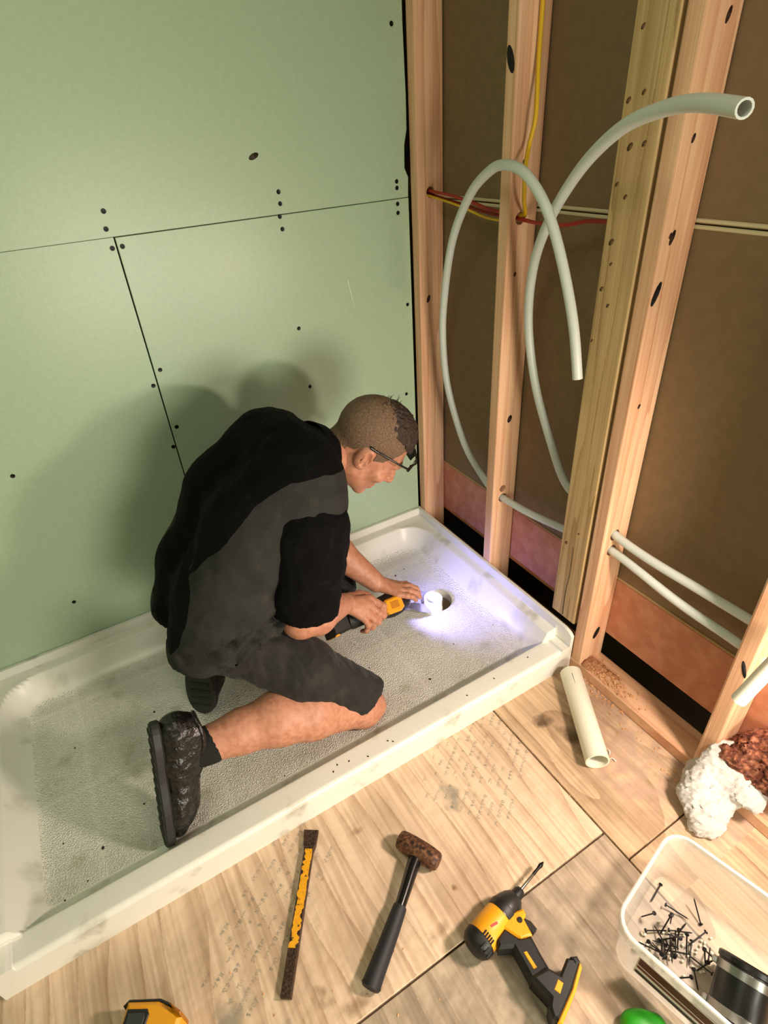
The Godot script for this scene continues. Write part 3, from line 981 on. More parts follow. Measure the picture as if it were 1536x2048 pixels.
	var ch := single("wood_chips", chips, paint(Color(0.82, 0.62, 0.44), 0.85), "pale sawdust and wood chips heaped at the foot of the stud", "sawdust")
	ch.set_meta("kind", "stuff")
	var pile := Field.new(V(-0.012, 0.025, 0.845), V(0.09, 0.075, 1.05), 0.004)
	pile.cap(V(0.03, 0.036, 0.868), V(0.05, 0.034, 0.95), 0.020, 0.008, 0.01)
	pile.cap(V(0.012, 0.036, 0.862), V(0.02, 0.034, 0.90), 0.014, 0.008, 0.01)
	pile.each(func(p: Vector3, d: float) -> float: return maxf(d + n2.get_noise_3dv(p) * 0.008, 0.0385 - p.y), 0.05)
	var sd := single("sawdust", pile.mesh(), skin_of(paint(Color.WHITE, 0.95), grain_tex(0.08, [[0.3, Color(0.50, 0.32, 0.20)], [0.7, Color(0.80, 0.58, 0.42)]], 4, 2), 12.0), "low brown mound of sawdust on the sole plate against the stud", "sawdust")
	sd.set_meta("kind", "stuff")
	for w in [[V(-0.148, 0.003, 1.085), 0.3], [V(-0.13, 0.003, 1.075), 1.2], [V(-0.139, 0.003, 1.098), 2.2]]:
		var c := MB.new()
		tube(smooth_path([V(-0.008, 0, 0), V(0, 0.004, 0.004), V(0.009, 0.001, 0.0)], 3), 0.0016, 6, 0.0, 0.0008, 1.0, c)
		single("pipe_shaving", MB.new().join(c, Transform3D(Basis(Vector3.UP, w[1]), w[0])), M.white_pvc, "curled white plastic shaving on the boards beside the pipe offcut's open end", "shaving", "white shavings by the offcut")

func floor_things() -> void:
	# club hammer
	var o := thing("hammer", "short club hammer with rusty brown head and black handle on the plywood", "hammer", V(-0.7, 0, 1.03))
	var f := Transform3D(Basis(V(-0.8133, 0, 0.5813).normalized(), Vector3.UP, V(-0.5813, 0, -0.8133).normalized()), V(-0.6778, 0, 1.0161))   # x along the handle, z across
	var ha := (f.basis * V(-0.15, 0, 1.0)).normalized()
	var iron := skin_of(paint(Color.WHITE, 0.55, 0.35), grain_tex(0.04, [[0.25, Color(0.16, 0.10, 0.07)], [0.5, Color(0.36, 0.22, 0.14)], [0.75, Color(0.52, 0.36, 0.25)]], 5, 12), 9.0)
	part("head", lathe([Vector2(0.0001, -0.051), Vector2(0.017, -0.051), Vector2(0.0215, -0.046), Vector2(0.0235, -0.034), Vector2(0.0250, -0.012), Vector2(0.0250, 0.012), Vector2(0.0235, 0.034), Vector2(0.0215, 0.046), Vector2(0.017, 0.051), Vector2(0.0001, 0.051)], along(f * V(0.012, 0.0245, -0.001), ha), 8), iron, o)
	var gloss := paint(Color(0.03, 0.03, 0.03), 0.25)
	part("shaft", tube(smooth_path([f * V(0.018, 0.024, -0.001), f * V(0.05, 0.024, -0.001), f * V(0.09, 0.023, -0.003), f * V(0.14, 0.022, -0.005)], 4), 0.0165, 16, 0.0, 0.0115, 0.85), gloss, o)
	var grip := bumped(paint(Color(0.085, 0.09, 0.11), 0.6), bump_tex(0.25, 4.0), 0.3, 25.0)
	var gm := MB.new()
	tube(smooth_path([f * V(0.131, 0.022, -0.005), f * V(0.145, 0.022, -0.005), f * V(0.20, 0.020, -0.005), f * V(0.262, 0.018, -0.004), f * V(0.276, 0.0175, -0.004)], 4), 0.0142, 18, 0.0, 0.0205, 0.82, gm)
	tube(PackedVector3Array([f * V(0.276, 0.0175, -0.004), f * V(0.281, 0.0175, -0.004)]), 0.0205, 18, 0.0, 0.017, 0.82, gm)
	part("grip", gm, grip, o)
	# cold chisel
	var c := thing("chisel", "flat steel cold chisel with flaking yellow paint on the plywood", "chisel", V(-0.96, 0, 0.97))
	var fc := Transform3D(Basis(V(-0.5562, 0, 0.8310).normalized(), Vector3.UP, V(-0.8310, 0, -0.5562).normalized()), V(-0.8749, 0, 0.8424))
	var dark := skin_of(paint(Color.WHITE, 0.5, 0.5), grain_tex(0.05, [[0.3, Color(0.17, 0.12, 0.09)], [0.7, Color(0.33, 0.24, 0.18)]], 4, 5), 12.0)
	part("bar", prism(mm([0, 17, 0, -18, 34, -17, 50, -13, 60, -13, 318, -13, 318, 9, 60, 9, 50, 8, 36, 12]), 0.0005, 0.0135, 0.002, fc), dark, c)
	var rng := RandomNumberGenerator.new()
	rng.seed = 4
	var up := []
	var dn := []
	var u := 44.0
	while u < 243.0:
		up.append_array([u, 8.6 - rng.randf_range(0.0, 3.6) * (1.0 if rng.randf() < 0.6 else 2.2)])
		dn.append([u, -12.4 + rng.randf_range(0.0, 3.0) * (1.0 if rng.randf() < 0.7 else 2.5)])
		u += rng.randf_range(3.0, 7.0)
	dn.reverse()
	for w in dn:
		up.append_array(w)
	part("paint", prism(mm(up), 0.0130, 0.0140, 0.0003, fc), skin_of(paint(Color.WHITE, 0.5), grain_tex(0.035, [[0.20, Color(0.25, 0.17, 0.09)], [0.24, Color(0.86, 0.60, 0.05)], [1.0, Color(0.92, 0.66, 0.07)]], 3, 9), 10.0), c, "flaking yellow paint")
	impact_driver()
	# another yellow tool reaching into view at the lower edge
	var b := thing("power_tool", "yellow power tool with a dark window, cut off by the lower edge", "power tool", V(-1.29, 0, 1.05))
	var fb := Transform3D(Basis(V(0.83, 0, 0.55).normalized(), Vector3.UP, V(-0.55, 0, 0.83).normalized()), V(-1.309, 0, 0.968))
	part("housing", prism(mm([2, 0, 60, -3, 84, 4, 100, 10, 112, 18, 112, 100, 4, 100]), 0.004, 0.056, 0.007, fb), M.yellow, b)
	part("window_frame", prism(mm([8, 12, 46, 10, 52, 18, 50, 62, 8, 62]), 0.050, 0.0585, 0.002, fb), M.black_plastic, b)
	part("window", prism(mm([13, 18, 42, 16, 46, 22, 44, 57, 13, 57]), 0.056, 0.0597, 0.001, fb), paint(Color(0.22, 0.23, 0.23), 0.12), b)
	part("rear_rim", prism(mm([-6, 6, 2, -4, 62, -8, 84, -2, 84, 4, 60, -2, 4, 2, -1, 10]), 0.006, 0.050, 0.002, fb), M.black_plastic, b)
	part("side_guard", prism(mm([84, 0, 112, 12, 112, 18, 98, 12]), 0.0, 0.064, 0.003, fb), paint(Color(0.62, 0.38, 0.05), 0.5), b)
	var g := Field.new(V(-0.60, -0.01, 1.43), V(-0.44, 0.06, 1.58), 0.004)
	g.cap(V(-0.525, 0.018, 1.478), V(-0.49, 0.018, 1.50), 0.020, 0.018, 0.02)
	g.cap(V(-0.515, 0.018, 1.49), V(-0.50, 0.020, 1.54), 0.022, 0.022, 0.02)
	g.each(func(p: Vector3, d: float) -> float: return maxf(d, 0.001 - p.y), 0.05)
	single("glove_finger", g.mesh(), paint(Color(0.10, 0.55, 0.04), 0.5), "small bright green rounded object on the plywood beside the plastic tub", "green object")

func impact_driver() -> void:
	var o := thing("impact_driver", "yellow and black cordless impact driver lying on its side with a bit fitted", "impact driver", V(-0.62, 0, 1.28))
	var f := Transform3D(Basis(V(0.98027, 0, -0.19769), Vector3.UP, V(0.19769, 0, 0.98027)), V(-0.6856, 0, 1.2270))
	var ax := func(u: float, r: float) -> Vector2: return Vector2(r, u * 0.001)
	var fx := Transform3D(f.basis * Basis(Vector3.UP, Vector3.LEFT * -1.0, Vector3.BACK * -1.0), f * V(0, 0.0345, 0.010))   # lathe axis along the barrel
	part("motor_housing", lathe([ax.call(-3, 0.0001), ax.call(-3, 0.028), ax.call(0, 0.0305), ax.call(30, 0.0315), ax.call(64, 0.0305), ax.call(70, 0.0275), ax.call(72, 0.0001)], fx, 28), M.yellow, o)
	part("rear_cap", lathe([ax.call(-20, 0.0001), ax.call(-20, 0.018), ax.call(-16, 0.026), ax.call(-8, 0.0315), ax.call(6, 0.0330), ax.call(8, 0.0310), ax.call(8, 0.0001)], fx, 28), M.black_plastic, o)
	part("gear_nose", lathe([ax.call(66, 0.0001), ax.call(66, 0.0305), ax.call(76, 0.0305), ax.call(92, 0.0285), ax.call(106, 0.0235), ax.call(116, 0.0170), ax.call(118, 0.0001)], fx, 28), paint(Color(0.25, 0.25, 0.24), 0.35, 0.7), o)
	part("nose_guard", lathe([ax.call(68, 0.0312), ax.call(80, 0.0316), ax.call(84, 0.0305), ax.call(84, 0.0290)], fx, 28), M.black_plastic, o)
	part("collet", lathe([ax.call(114, 0.0001), ax.call(114, 0.0125), ax.call(130, 0.0120), ax.call(136, 0.0085), ax.call(137, 0.0001)], fx, 20), M.black_plastic, o)
	var bit := thing("screwdriver_bit", "bright screwdriver bit held in the impact driver's collet", "drill bit", f * V(0.14, 0.0345, 0.010))
	part("shank", lathe([ax.call(134, 0.0036), ax.call(178, 0.0036), ax.call(180, 0.0026)], fx, 6), M.steel, bit)
	part("tip", lathe([ax.call(179, 0.0034), ax.call(196, 0.0032), ax.call(204, 0.0046), ax.call(208, 0.0046), ax.call(216, 0.0012), ax.call(217, 0.0001)], fx, 8), paint(Color(0.10, 0.09, 0.08), 0.4, 0.6), bit)
	var neck := MB.new()
	prism(mm([46, 28, 80, 26, 104, 38, 100, 48, 90, 50, 80, 78, 57, 68]), 0.014, 0.056, 0.004, f, neck)
	part("grip_neck", neck, M.yellow, o)
	part("lamp_button", lathe([Vector2(0.0055, 0.0), Vector2(0.005, 0.0022), Vector2(0.0001, 0.0024)], Transform3D(f.basis, f * V(0.082, 0.056, 0.046)), 14), M.black_plastic, o)
	part("trigger", prism(mm([88, 46, 96, 48, 101, 60, 99, 76, 88, 76, 82, 68]), 0.024, 0.046, 0.004, f), M.black_plastic, o)
	part("handle", prism(mm([22, 34, 50, 32, 57, 62, 77, 78, 66, 108, 58, 134, 18, 122, 28, 92, 36, 66, 14, 48]), 0.013, 0.0565, 0.006, f), M.rubber, o)
	part("handle_stripe", prism(mm([43, 84, 49, 87, 42, 116, 35, 113]), 0.054, 0.0578, 0.001, f), M.yellow, o)
	part("battery_foot", prism(mm([20, 118, 54, 131, 62, 152, 92, 146, 106, 157, 102, 170, 60, 181, 4, 190, -2, 180, 8, 166, 20, 160]), 0.002, 0.067, 0.005, f), M.black_plastic, o)
	part("foot_window", prism(mm([34, 158, 52, 154, 54, 164, 36, 169]), 0.064, 0.0682, 0.001, f), M.yellow, o)
	part("foot_edge", prism(mm([104, 166, 100, 174, 60, 186, 2, 196, -1, 189, 58, 180]), 0.004, 0.066, 0.002, f), M.yellow, o)
	part("foot_clip", prism(mm([98, 150, 108, 158, 104, 168, 94, 164]), 0.006, 0.069, 0.003, f), M.rubber, o)
	var tilt := f * Transform3D(Basis(Vector3.RIGHT, 0.0), V(0, 0.0345, 0.010))
	for k in 5:
		part("vent_slot", box(V(0.0105, 0.002, 0.0028), 0.0004, tilt * Transform3D(Basis(Vector3.RIGHT, 0.12 + 0.17 * k), Vector3.ZERO) * Transform3D(Basis(), V(0.012, 0.0317, 0.0))), M.hole, o)
	part("rating_mark", box(V(0.016, 0.0012, 0.0045), 0.0003, tilt * Transform3D(Basis(Vector3.RIGHT, 0.25), Vector3.ZERO) * Transform3D(Basis(Vector3.UP, -0.3), V(0.036, 0.0313, 0.0))), paint(Color(0.66, 0.10, 0.05), 0.5), o)
	for k in 3:
		part("cap_rib", box(V(0.016, 0.003, 0.004), 0.001, tilt * Transform3D(Basis(Vector3.RIGHT, 0.5 + 0.35 * k), Vector3.ZERO) * Transform3D(Basis(), V(-0.006, 0.0322, 0))), M.rubber, o)

func rounded_rect(w: float, l: float, r: float, per := 6) -> Array:
	var out := []
	for c in [[1, 1], [-1, 1], [-1, -1], [1, -1]]:
		for k in per + 1:
			var a := atan2(c[1], c[0]) - PI / 4 + PI / 2 * k / per
			out.append(Vector2(c[0] * (w / 2 - r) + cos(a) * r, c[1] * (l / 2 - r) + sin(a) * r))
	return out

func tub() -> void:
	# corner frame: x along the short side, z along the long one
	var xa := V(0.974, 0, -0.222).normalized()
	var za := V(0.222, 0, 0.974).normalized()
	var w := 0.252
	var l := 0.31
	var f := Transform3D(Basis(xa, Vector3.UP, za), V(-0.352, 0.0, 1.345) + za * (l / 2 - 0.006) + xa * -0.012)
	var o := thing("plastic_tub", "clear white plastic tub of black nails with a brown label, on the plywood", "tub", f.origin)
	var shell := func(r0: Array, y0: float, r1: Array, y1: float, m: MB, inward: bool) -> void:
		for k in r0.size():
			var j := (k + 1) % r0.size()
			var a := f * V(r0[k].x, y0, r0[k].y)
			var b := f * V(r0[j].x, y0, r0[j].y)
			var c := f * V(r1[j].x, y1, r1[j].y)
			var d := f * V(r1[k].x, y1, r1[k].y)
			var out := (a + b + c + d) * 0.25 - (f.origin + V(0, (y0 + y1) / 2, 0))
			m.face([a, b, c, d], -out if inward else out)
	var clear := paint(Color(0.90, 0.90, 0.87, 0.22), 0.3)
	clear.transparency = BaseMaterial3D.TRANSPARENCY_ALPHA
	var milky := paint(Color(0.90, 0.90, 0.87, 0.48), 0.35)
	milky.transparency = BaseMaterial3D.TRANSPARENCY_ALPHA
	var lo := rounded_rect(w - 0.03, l - 0.03, 0.035)
	var lo_in := rounded_rect(w - 0.033, l - 0.033, 0.034)
	var hi := rounded_rect(w - 0.012, l - 0.012, 0.040)
	var hi_in := rounded_rect(w - 0.015, l - 0.015, 0.039)
	var m := MB.new()
	shell.call(lo, 0.002, hi, 0.142, m, false)
	shell.call(lo_in, 0.004, hi_in, 0.142, m, true)
	var fl := []
	for p in lo:
		fl.append(f * V(p.x, 0.002, p.y))
	m.face(fl, Vector3.UP)
	part("tub_wall", m, clear, o)
	var rim := MB.new()
	var ro := rounded_rect(w, l, 0.046)
	shell.call(ro, 0.128, ro, 0.148, rim, false)
	shell.call(ro, 0.148, rounded_rect(w - 0.004, l - 0.004, 0.044), 0.150, rim, false)
	shell.call(rounded_rect(w - 0.004, l - 0.004, 0.044), 0.150, hi_in, 0.1495, rim, false)
	shell.call(hi_in, 0.1495, hi_in, 0.138, rim, true)
	part("rim", rim, milky, o)
	# the label on the long side that faces the tools
	var lab := MB.new()
	var side := func(z: float, y: float, off: float) -> Vector3:
		var t := y / 0.142
		return f * V(-(lerpf(w - 0.03, w - 0.012, t) / 2) - off, y, z)
	lab.face([side.call(-0.095, 0.030, 0.0008), side.call(0.12, 0.030, 0.0008), side.call(0.12, 0.108, 0.0008), side.call(-0.095, 0.108, 0.0008)], -xa)
	part("label_sheet", lab, paint(Color(0.80, 0.78, 0.72), 0.5), o)
	for s in [[0.074, 0.104, Color(0.27, 0.09, 0.05)], [0.058, 0.069, Color(0.36, 0.16, 0.10)], [0.034, 0.046, Color(0.12, 0.07, 0.06)]]:
		var st := MB.new()
		st.face([side.call(-0.092, s[0], 0.0014), side.call(0.12, s[0], 0.0014), side.call(0.12, s[1], 0.0014), side.call(-0.092, s[1], 0.0014)], -xa)
		part("label_stripe", st, paint(s[2], 0.5), o)
	# nails
	var nail := MB.new()
	lathe([Vector2(0.0001, -0.019), Vector2(0.0012, -0.015), Vector2(0.0012, 0.0185), Vector2(0.0036, 0.0190), Vector2(0.0036, 0.0205), Vector2(0.0001, 0.0208)], Transform3D(), 8, nail)
	var proto := nail.mesh()
	var black := paint(Color(0.035, 0.033, 0.03), 0.4, 0.3)
	var rng := RandomNumberGenerator.new()
	rng.seed = 33
	var spots := [[V(-0.305, 0.006, 1.358), V(1, 0.0, -0.25), "lone black nail lying apart on the tub floor, away from the heap"]]
	spots.append([V(-0.362, 0.024, 1.378), V(0.15, 0.8, 0.3), ""])
	spots.append([V(-0.300, 0.012, 1.405), V(-0.5, 0.25, -0.9), ""])
	spots.append([V(-0.268, 0.02, 1.425), V(-0.3, -0.6, 0.7), ""])
	for k in 29:
		var s := rng.randf()
		var c := V(-0.385, 0, 1.395).lerp(V(-0.325, 0, 1.50), s) + xa * rng.randfn(0.0, 0.020) + za * rng.randfn(0.0, 0.012)
		var d := V(rng.randf_range(-1, 1), rng.randf_range(-0.25, 0.75), rng.randf_range(-1, 1)).normalized()
		if rng.randf() < 0.35:
			d = V(rng.randf_range(-0.4, 0.4), rng.randf_range(0.7, 1.0), rng.randf_range(-0.5, 0.5)).normalized()
		var loc := f.affine_inverse() * c
		loc.x = clampf(loc.x, -w / 2 + 0.042, w / 2 - 0.06)
		loc.z = clampf(loc.z, -l / 2 + 0.05, l / 2 - 0.06)
		c = f * loc
		c.y = 0.006 + absf(d.y) * 0.018 + rng.randf_range(0.0, 0.016)
		spots.append([c, d, ""])
	for s in spots:
		var q := MeshInstance3D.new()
		q.name = numbered("nail")
		q.mesh = proto
		q.material_override = black
		add_child(q)
		q.transform = along(s[0], s[1]) * Transform3D(Basis.from_scale(V(1.15, 1.22, 1.15)), Vector3.ZERO)
		if s[2]:
			tag(q, s[2], "nail")
		else:
			var lp := f.affine_inverse() * (s[0] as Vector3)
			var spot := "by the near side wall of the tub" if lp.x < -0.055 else ("at the far edge of the heap in the tub" if lp.z < -0.075 else ("beside the rubber coupling in the tub" if lp.z > -0.015 else "in the middle of the heap in the tub"))
			var pose := "upright" if absf(s[1].y) > 0.7 else ("leaning" if absf(s[1].y) > 0.3 else "flat-lying")
			var run := "lengthwise" if absf((f.basis.inverse() * (s[1] as Vector3)).z) > absf((f.basis.inverse() * (s[1] as Vector3)).x) else "crosswise"
			tag(q, "%s black nail %s" % [pose if pose == "upright" else pose + " " + run, spot], "nail", "heap of nails in the tub")
	var bits := MB.new()
	for k in 60:
		var c := V(-0.395, 0.007, 1.39).lerp(V(-0.31, 0.007, 1.50), rng.randf()) + xa * rng.randfn(0.0, 0.022)
		blob(V(0.0035, 0.003, 0.0025), Transform3D(Basis(Vector3.UP, rng.randf() * 6.0), c), bits, 6)
	var bt := single("plastic_beads", bits, paint(Color(0.86, 0.84, 0.76), 0.4), "small pale plastic bits strewn among the nails in the tub", "plastic bits")
	bt.set_meta("kind", "stuff")
	# rubber coupling with two steel bands
	var cp := thing("pipe_coupling", "black rubber pipe coupling with two shiny steel bands inside the plastic tub", "pipe coupling", V(-0.33, 0, 1.53))
	var ca := V(0.62, 0.36, -0.28).normalized()
	var fc := along(V(-0.350, 0.066, 1.556), ca)
	part("sleeve", tube(PackedVector3Array([fc * V(0, -0.058, 0), fc * V(0, 0.0, 0), fc * V(0, 0.055, 0)]), 0.045, 40, 0.038), paint(Color(0.02, 0.02, 0.022), 0.32), cp)
	for y in [-0.030, 0.034]:
		var bd := part("steel_band", lathe([Vector2(0.0452, y - 0.0075), Vector2(0.0465, y - 0.0070), Vector2(0.0465, y + 0.0070), Vector2(0.0452, y + 0.0075)], fc, 40), M.steel, cp)
		part("clamp_screw", box(V(0.010, 0.012, 0.020), 0.002, fc * Transform3D(Basis(), V(-0.049, y, 0.0))), M.steel, bd)
	part("sleeve_lip", lathe([Vector2(0.0450, 0.044), Vector2(0.0478, 0.046), Vector2(0.0478, 0.054), Vector2(0.0450, 0.056)], fc, 40), paint(Color(0.02, 0.02, 0.022), 0.32), cp)

func chain(f: Field, pts: Array, rad: Array, k := 0.006) -> void:
	for j in pts.size() - 1:
		f.cap(pts[j], pts[j + 1], rad[j], rad[j + 1], k)

func bounds(pts: Array, grow: float) -> Array:
	var lo: Vector3 = pts[0]
	var hi: Vector3 = pts[0]
	for p in pts:
		lo = lo.min(p)
		hi = hi.max(p)
	return [lo - Vector3.ONE * grow, hi + Vector3.ONE * grow]

func hand(wrist: Vector3, elbow: Vector3, knuckles: Array, fingers: Array, thumb: Array, into: MB) -> void:
	var all := [wrist]
	all.append_array(knuckles)
	for q in fingers:
		all.append_array(q)
	all.append_array(thumb)
	var b := bounds(all, 0.03)
	var f := Field.new(b[0], b[1], 0.003)
	var back := wrist.lerp(elbow, 0.12)
	f.cap(back, wrist, 0.027, 0.025, 0.01)
	for j in 4:
		f.cap(wrist, knuckles[j], 0.019, [0.0125, 0.013, 0.012, 0.011][j], 0.012)
	for j in 4:
		var pts := [knuckles[j]]
		pts.append_array(fingers[j])
		var s: float = [1.0, 1.04, 1.0, 0.88][j]
		chain(f, pts, [0.0112 * s, 0.0098 * s, 0.0088 * s, 0.0074 * s], 0.004)
		f.ell(fingers[j][0], Vector3.ONE * 0.0104 * s, 0.004)
	var tp := [wrist.lerp(thumb[0], 0.55)]
	tp.append_array(thumb)
	chain(f, tp, [0.017, 0.0145, 0.0115, 0.009], 0.008)
	into.join(f.mesh())

func person() -> void:
	var o := thing("person", "man in black and grey polo shirt and shorts kneeling in the shower tray, head bowed", "person", V(-0.85, 0.045, 0.45))
	# joints
	var pelvis := V(-0.95, 0.36, 0.42)
	var r_hip := V(-0.875, 0.365, 0.51)
	var l_hip := V(-0.875, 0.365, 0.33)
	var r_knee := V(-0.632, 0.106, 0.662)
	var r_ankle := V(-1.045, 0.225, 0.645)
	var l_knee := V(-0.505, 0.195, 0.275)
	var l_ankle := V(-0.920, 0.165, 0.345)
	var chest := V(-0.655, 0.725, 0.41)
	var r_sh := V(-0.655, 0.69, 0.575)
	var l_sh := V(-0.62, 0.665, 0.245)
	var r_el := V(-0.722, 0.402, 0.575)
	var l_el := V(-0.53, 0.375, 0.275)
	var r_wr := V(-0.560, 0.287, 0.470)
	var l_wr := V(-0.416, 0.235, 0.394)
	var hb := Basis(V(0.576, -0.102, -0.811), V(0.677, 0.616, 0.403), V(0.458, -0.781, 0.424)).orthonormalized()
	var head := Transform3D(hb, V(-0.412, 0.717, 0.415))
	head.basis = head.basis * Basis(Vector3.UP, 0.16)
	# --- one continuous skin
	var f := Field.new(V(-1.12, 0.03, 0.16), V(-0.33, 0.90, 0.76), 0.009)
	f.cap(V(-0.88, 0.42, 0.42), V(-0.80, 0.56, 0.41), 0.07, 0.085, 0.03)
	f.cap(V(-0.82, 0.56, 0.41), chest, 0.085, 0.085, 0.03)
	f.cap(r_sh, l_sh, 0.06, 0.06, 0.04)
	f.cap(V(-0.60, 0.735, 0.405), head * V(0, -0.075, -0.025), 0.066, 0.058, 0.03)
	f.cap(r_hip, r_knee, 0.062, 0.056, 0.02)
	f.cap(l_hip, l_knee, 0.066, 0.054, 0.02)
	f.cap(r_knee, V(-0.77, 0.178, 0.664), 0.056, 0.066, 0.012)
	f.cap(V(-0.77, 0.178, 0.664), V(-0.85, 0.203, 0.655), 0.066, 0.064, 0.02)
	f.cap(V(-0.85, 0.203, 0.655), V(-0.94, 0.213, 0.648), 0.064, 0.050, 0.02)
	f.cap(V(-0.94, 0.213, 0.648), r_ankle, 0.050, 0.041, 0.02)
	f.cap(V(-0.60, 0.088, 0.672), V(-0.63, 0.085, 0.675), 0.036, 0.04, 0.02)
	f.cap(l_knee, V(-0.68, 0.14, 0.30), 0.056, 0.062, 0.012)
	f.cap(V(-0.68, 0.14, 0.30), l_ankle, 0.062, 0.037, 0.02)
	f.cap(r_sh, r_el, 0.050, 0.046, 0.02)
	f.cap(r_el, V(-0.672, 0.365, 0.545), 0.046, 0.050, 0.015)
	f.cap(V(-0.672, 0.365, 0.545), r_wr, 0.050, 0.030, 0.02)
	f.cap(l_sh, l_el, 0.050, 0.044, 0.02)
	f.cap(l_el, V(-0.495, 0.335, 0.305), 0.046, 0.048, 0.015)
	f.cap(V(-0.495, 0.335, 0.305), l_wr, 0.048, 0.030, 0.02)
	f.each(func(p: Vector3, d: float) -> float: return maxf(d, 0.046 - p.y), 0.05)
	var skin := f.mesh()
	# head, in its own axes: y to the crown, z out of the face
	f = Field.new(V(-0.105, -0.165, -0.14), V(0.105, 0.15, 0.15), 0.0036)
	f.ell(V(0, 0.035, -0.015), V(0.076, 0.090, 0.098), 0.02)
	f.ell(V(0, -0.035, 0.030), V(0.062, 0.082, 0.062), 0.03)
	f.cap(V(0.048, -0.055, 0.005), V(0.012, -0.102, 0.070), 0.024, 0.017, 0.02)
	f.cap(V(-0.048, -0.055, 0.005), V(-0.012, -0.102, 0.070), 0.024, 0.017, 0.02)
	f.ell(V(0, -0.104, 0.074), V(0.020, 0.014, 0.015), 0.012)
	f.cap(V(0, -0.05, -0.02), V(0, -0.15, -0.045), 0.058, 0.060, 0.03)
	f.cap(V(-0.036, 0.026, 0.075), V(0.036, 0.026, 0.075), 0.014, 0.014, 0.015)
	for s in [-1.0, 1.0]:
		f.ell(V(0.031 * s, 0.004, 0.097), V(0.017, 0.011, 0.012), 0.010, Basis(), true)
		f.ell(V(0.031 * s, 0.003, 0.078), V(0.0125, 0.0125, 0.0125), 0.002)
		f.ell(V(0.043 * s, -0.027, 0.060), V(0.024, 0.018, 0.022), 0.018)
		f.ell(V(0.012 * s, -0.036, 0.095), V(0.008, 0.007, 0.010), 0.006)
	f.cap(V(0, 0.012, 0.086), V(0, -0.030, 0.110), 0.0085, 0.0125, 0.010)
	f.cap(V(-0.020, -0.064, 0.083), V(0.020, -0.064, 0.083), 0.0075, 0.0075, 0.008)
	f.cap(V(-0.017, -0.076, 0.083), V(0.017, -0.076, 0.083), 0.0085, 0.0085, 0.008)
	f.cap(V(-0.022, -0.0695, 0.094), V(0.022, -0.0695, 0.094), 0.0012, 0.0012, 0.003)
	f.ell(V(0, -0.0698, 0.096), V(0.024, 0.0016, 0.010), 0.003, Basis(), true)
	for s in [-1.0, 1.0]:   # ears
		var t := Basis(Vector3.UP, 0.35 * s) * Basis(Vector3.RIGHT, -0.22)
		f.ell(V(0.079 * s, -0.006, -0.012), V(0.010, 0.034, 0.021), 0.006, t)
		f.ell(V(0.090 * s, -0.003, -0.008), V(0.010, 0.022, 0.0125), 0.004, t, true)
		f.ell(V(0.083 * s, -0.012, 0.001), V(0.004, 0.006, 0.004), 0.003, t)
		f.ell(V(0.086 * s, -0.006, -0.014), V(0.004, 0.014, 0.004), 0.003, t)
	var hn := noise(30.0, FastNoiseLite.TYPE_SIMPLEX_SMOOTH, 2, 2)
	skin.join(f.mesh(), head)
	hand(r_wr, r_el, [V(-0.479, 0.262, 0.470), V(-0.492, 0.257, 0.488), V(-0.506, 0.248, 0.501), V(-0.522, 0.238, 0.510)], [[V(-0.454, 0.242, 0.498), V(-0.458, 0.212, 0.506), V(-0.468, 0.188, 0.494)], [V(-0.474, 0.232, 0.508), V(-0.480, 0.202, 0.510), V(-0.489, 0.180, 0.492)], [V(-0.494, 0.222, 0.514), V(-0.500, 0.194, 0.511), V(-0.508, 0.175, 0.490)], [V(-0.516, 0.216, 0.516), V(-0.521, 0.192, 0.511), V(-0.527, 0.177, 0.493)]], [V(-0.534, 0.274, 0.444), V(-0.496, 0.259, 0.432), V(-0.468, 0.244, 0.432)], skin)
	hand(l_wr, l_el, [V(-0.359, 0.215, 0.413), V(-0.362, 0.218, 0.430), V(-0.369, 0.218, 0.445), V(-0.380, 0.216, 0.458)], [[V(-0.329, 0.204, 0.419), V(-0.312, 0.187, 0.427), V(-0.308, 0.169, 0.435)], [V(-0.329, 0.211, 0.439), V(-0.309, 0.197, 0.447), V(-0.303, 0.179, 0.453)], [V(-0.339, 0.211, 0.458), V(-0.320, 0.199, 0.466), V(-0.312, 0.182, 0.471)], [V(-0.356, 0.211, 0.472), V(-0.340, 0.201, 0.478), V(-0.332, 0.188, 0.482)]], [V(-0.386, 0.204, 0.397), V(-0.359, 0.183, 0.403), V(-0.342, 0.167, 0.413)], skin)
	var sk := skin_of(paint(Color.WHITE, 0.5), grain_tex(0.035, [[0.2, Color(0.67, 0.45, 0.345)], [0.5, Color(0.73, 0.505, 0.40)], [0.8, Color(0.76, 0.55, 0.445)]], 5, 41), 6.0)
	sk.subsurf_scatter_enabled = true
	sk.subsurf_scatter_strength = 0.06
	bumped(sk, bump_tex(0.2, 3.0, 4, 6), 0.25)
	part("body", skin, sk, o)
	# --- hair: cropped sides, darker longer top
	f = Field.new(V(-0.10, -0.10, -0.14), V(0.10, 0.15, 0.12), 0.004)
	f.ell(V(0, 0.035, -0.015), V(0.0785, 0.0925, 0.1005), 0.02)
	f.cap(V(0, -0.05, -0.045), V(0, -0.08, -0.055), 0.052, 0.046, 0.02)
	f.each(func(p: Vector3, d: float) -> float: return d + hn.get_noise_3dv(p * 6.0) * 0.0012, 0.02)
	var hm := f.mesh()
	var line := [[-0.14, -0.072], [-0.075, -0.066], [-0.050, -0.045], [-0.034, 0.012], [-0.010, 0.034], [0.006, 0.022], [0.014, -0.018], [0.028, -0.014], [0.036, 0.028], [0.050, 0.048], [0.060, 0.078], [0.15, 0.085]]
	var g := PackedFloat32Array()
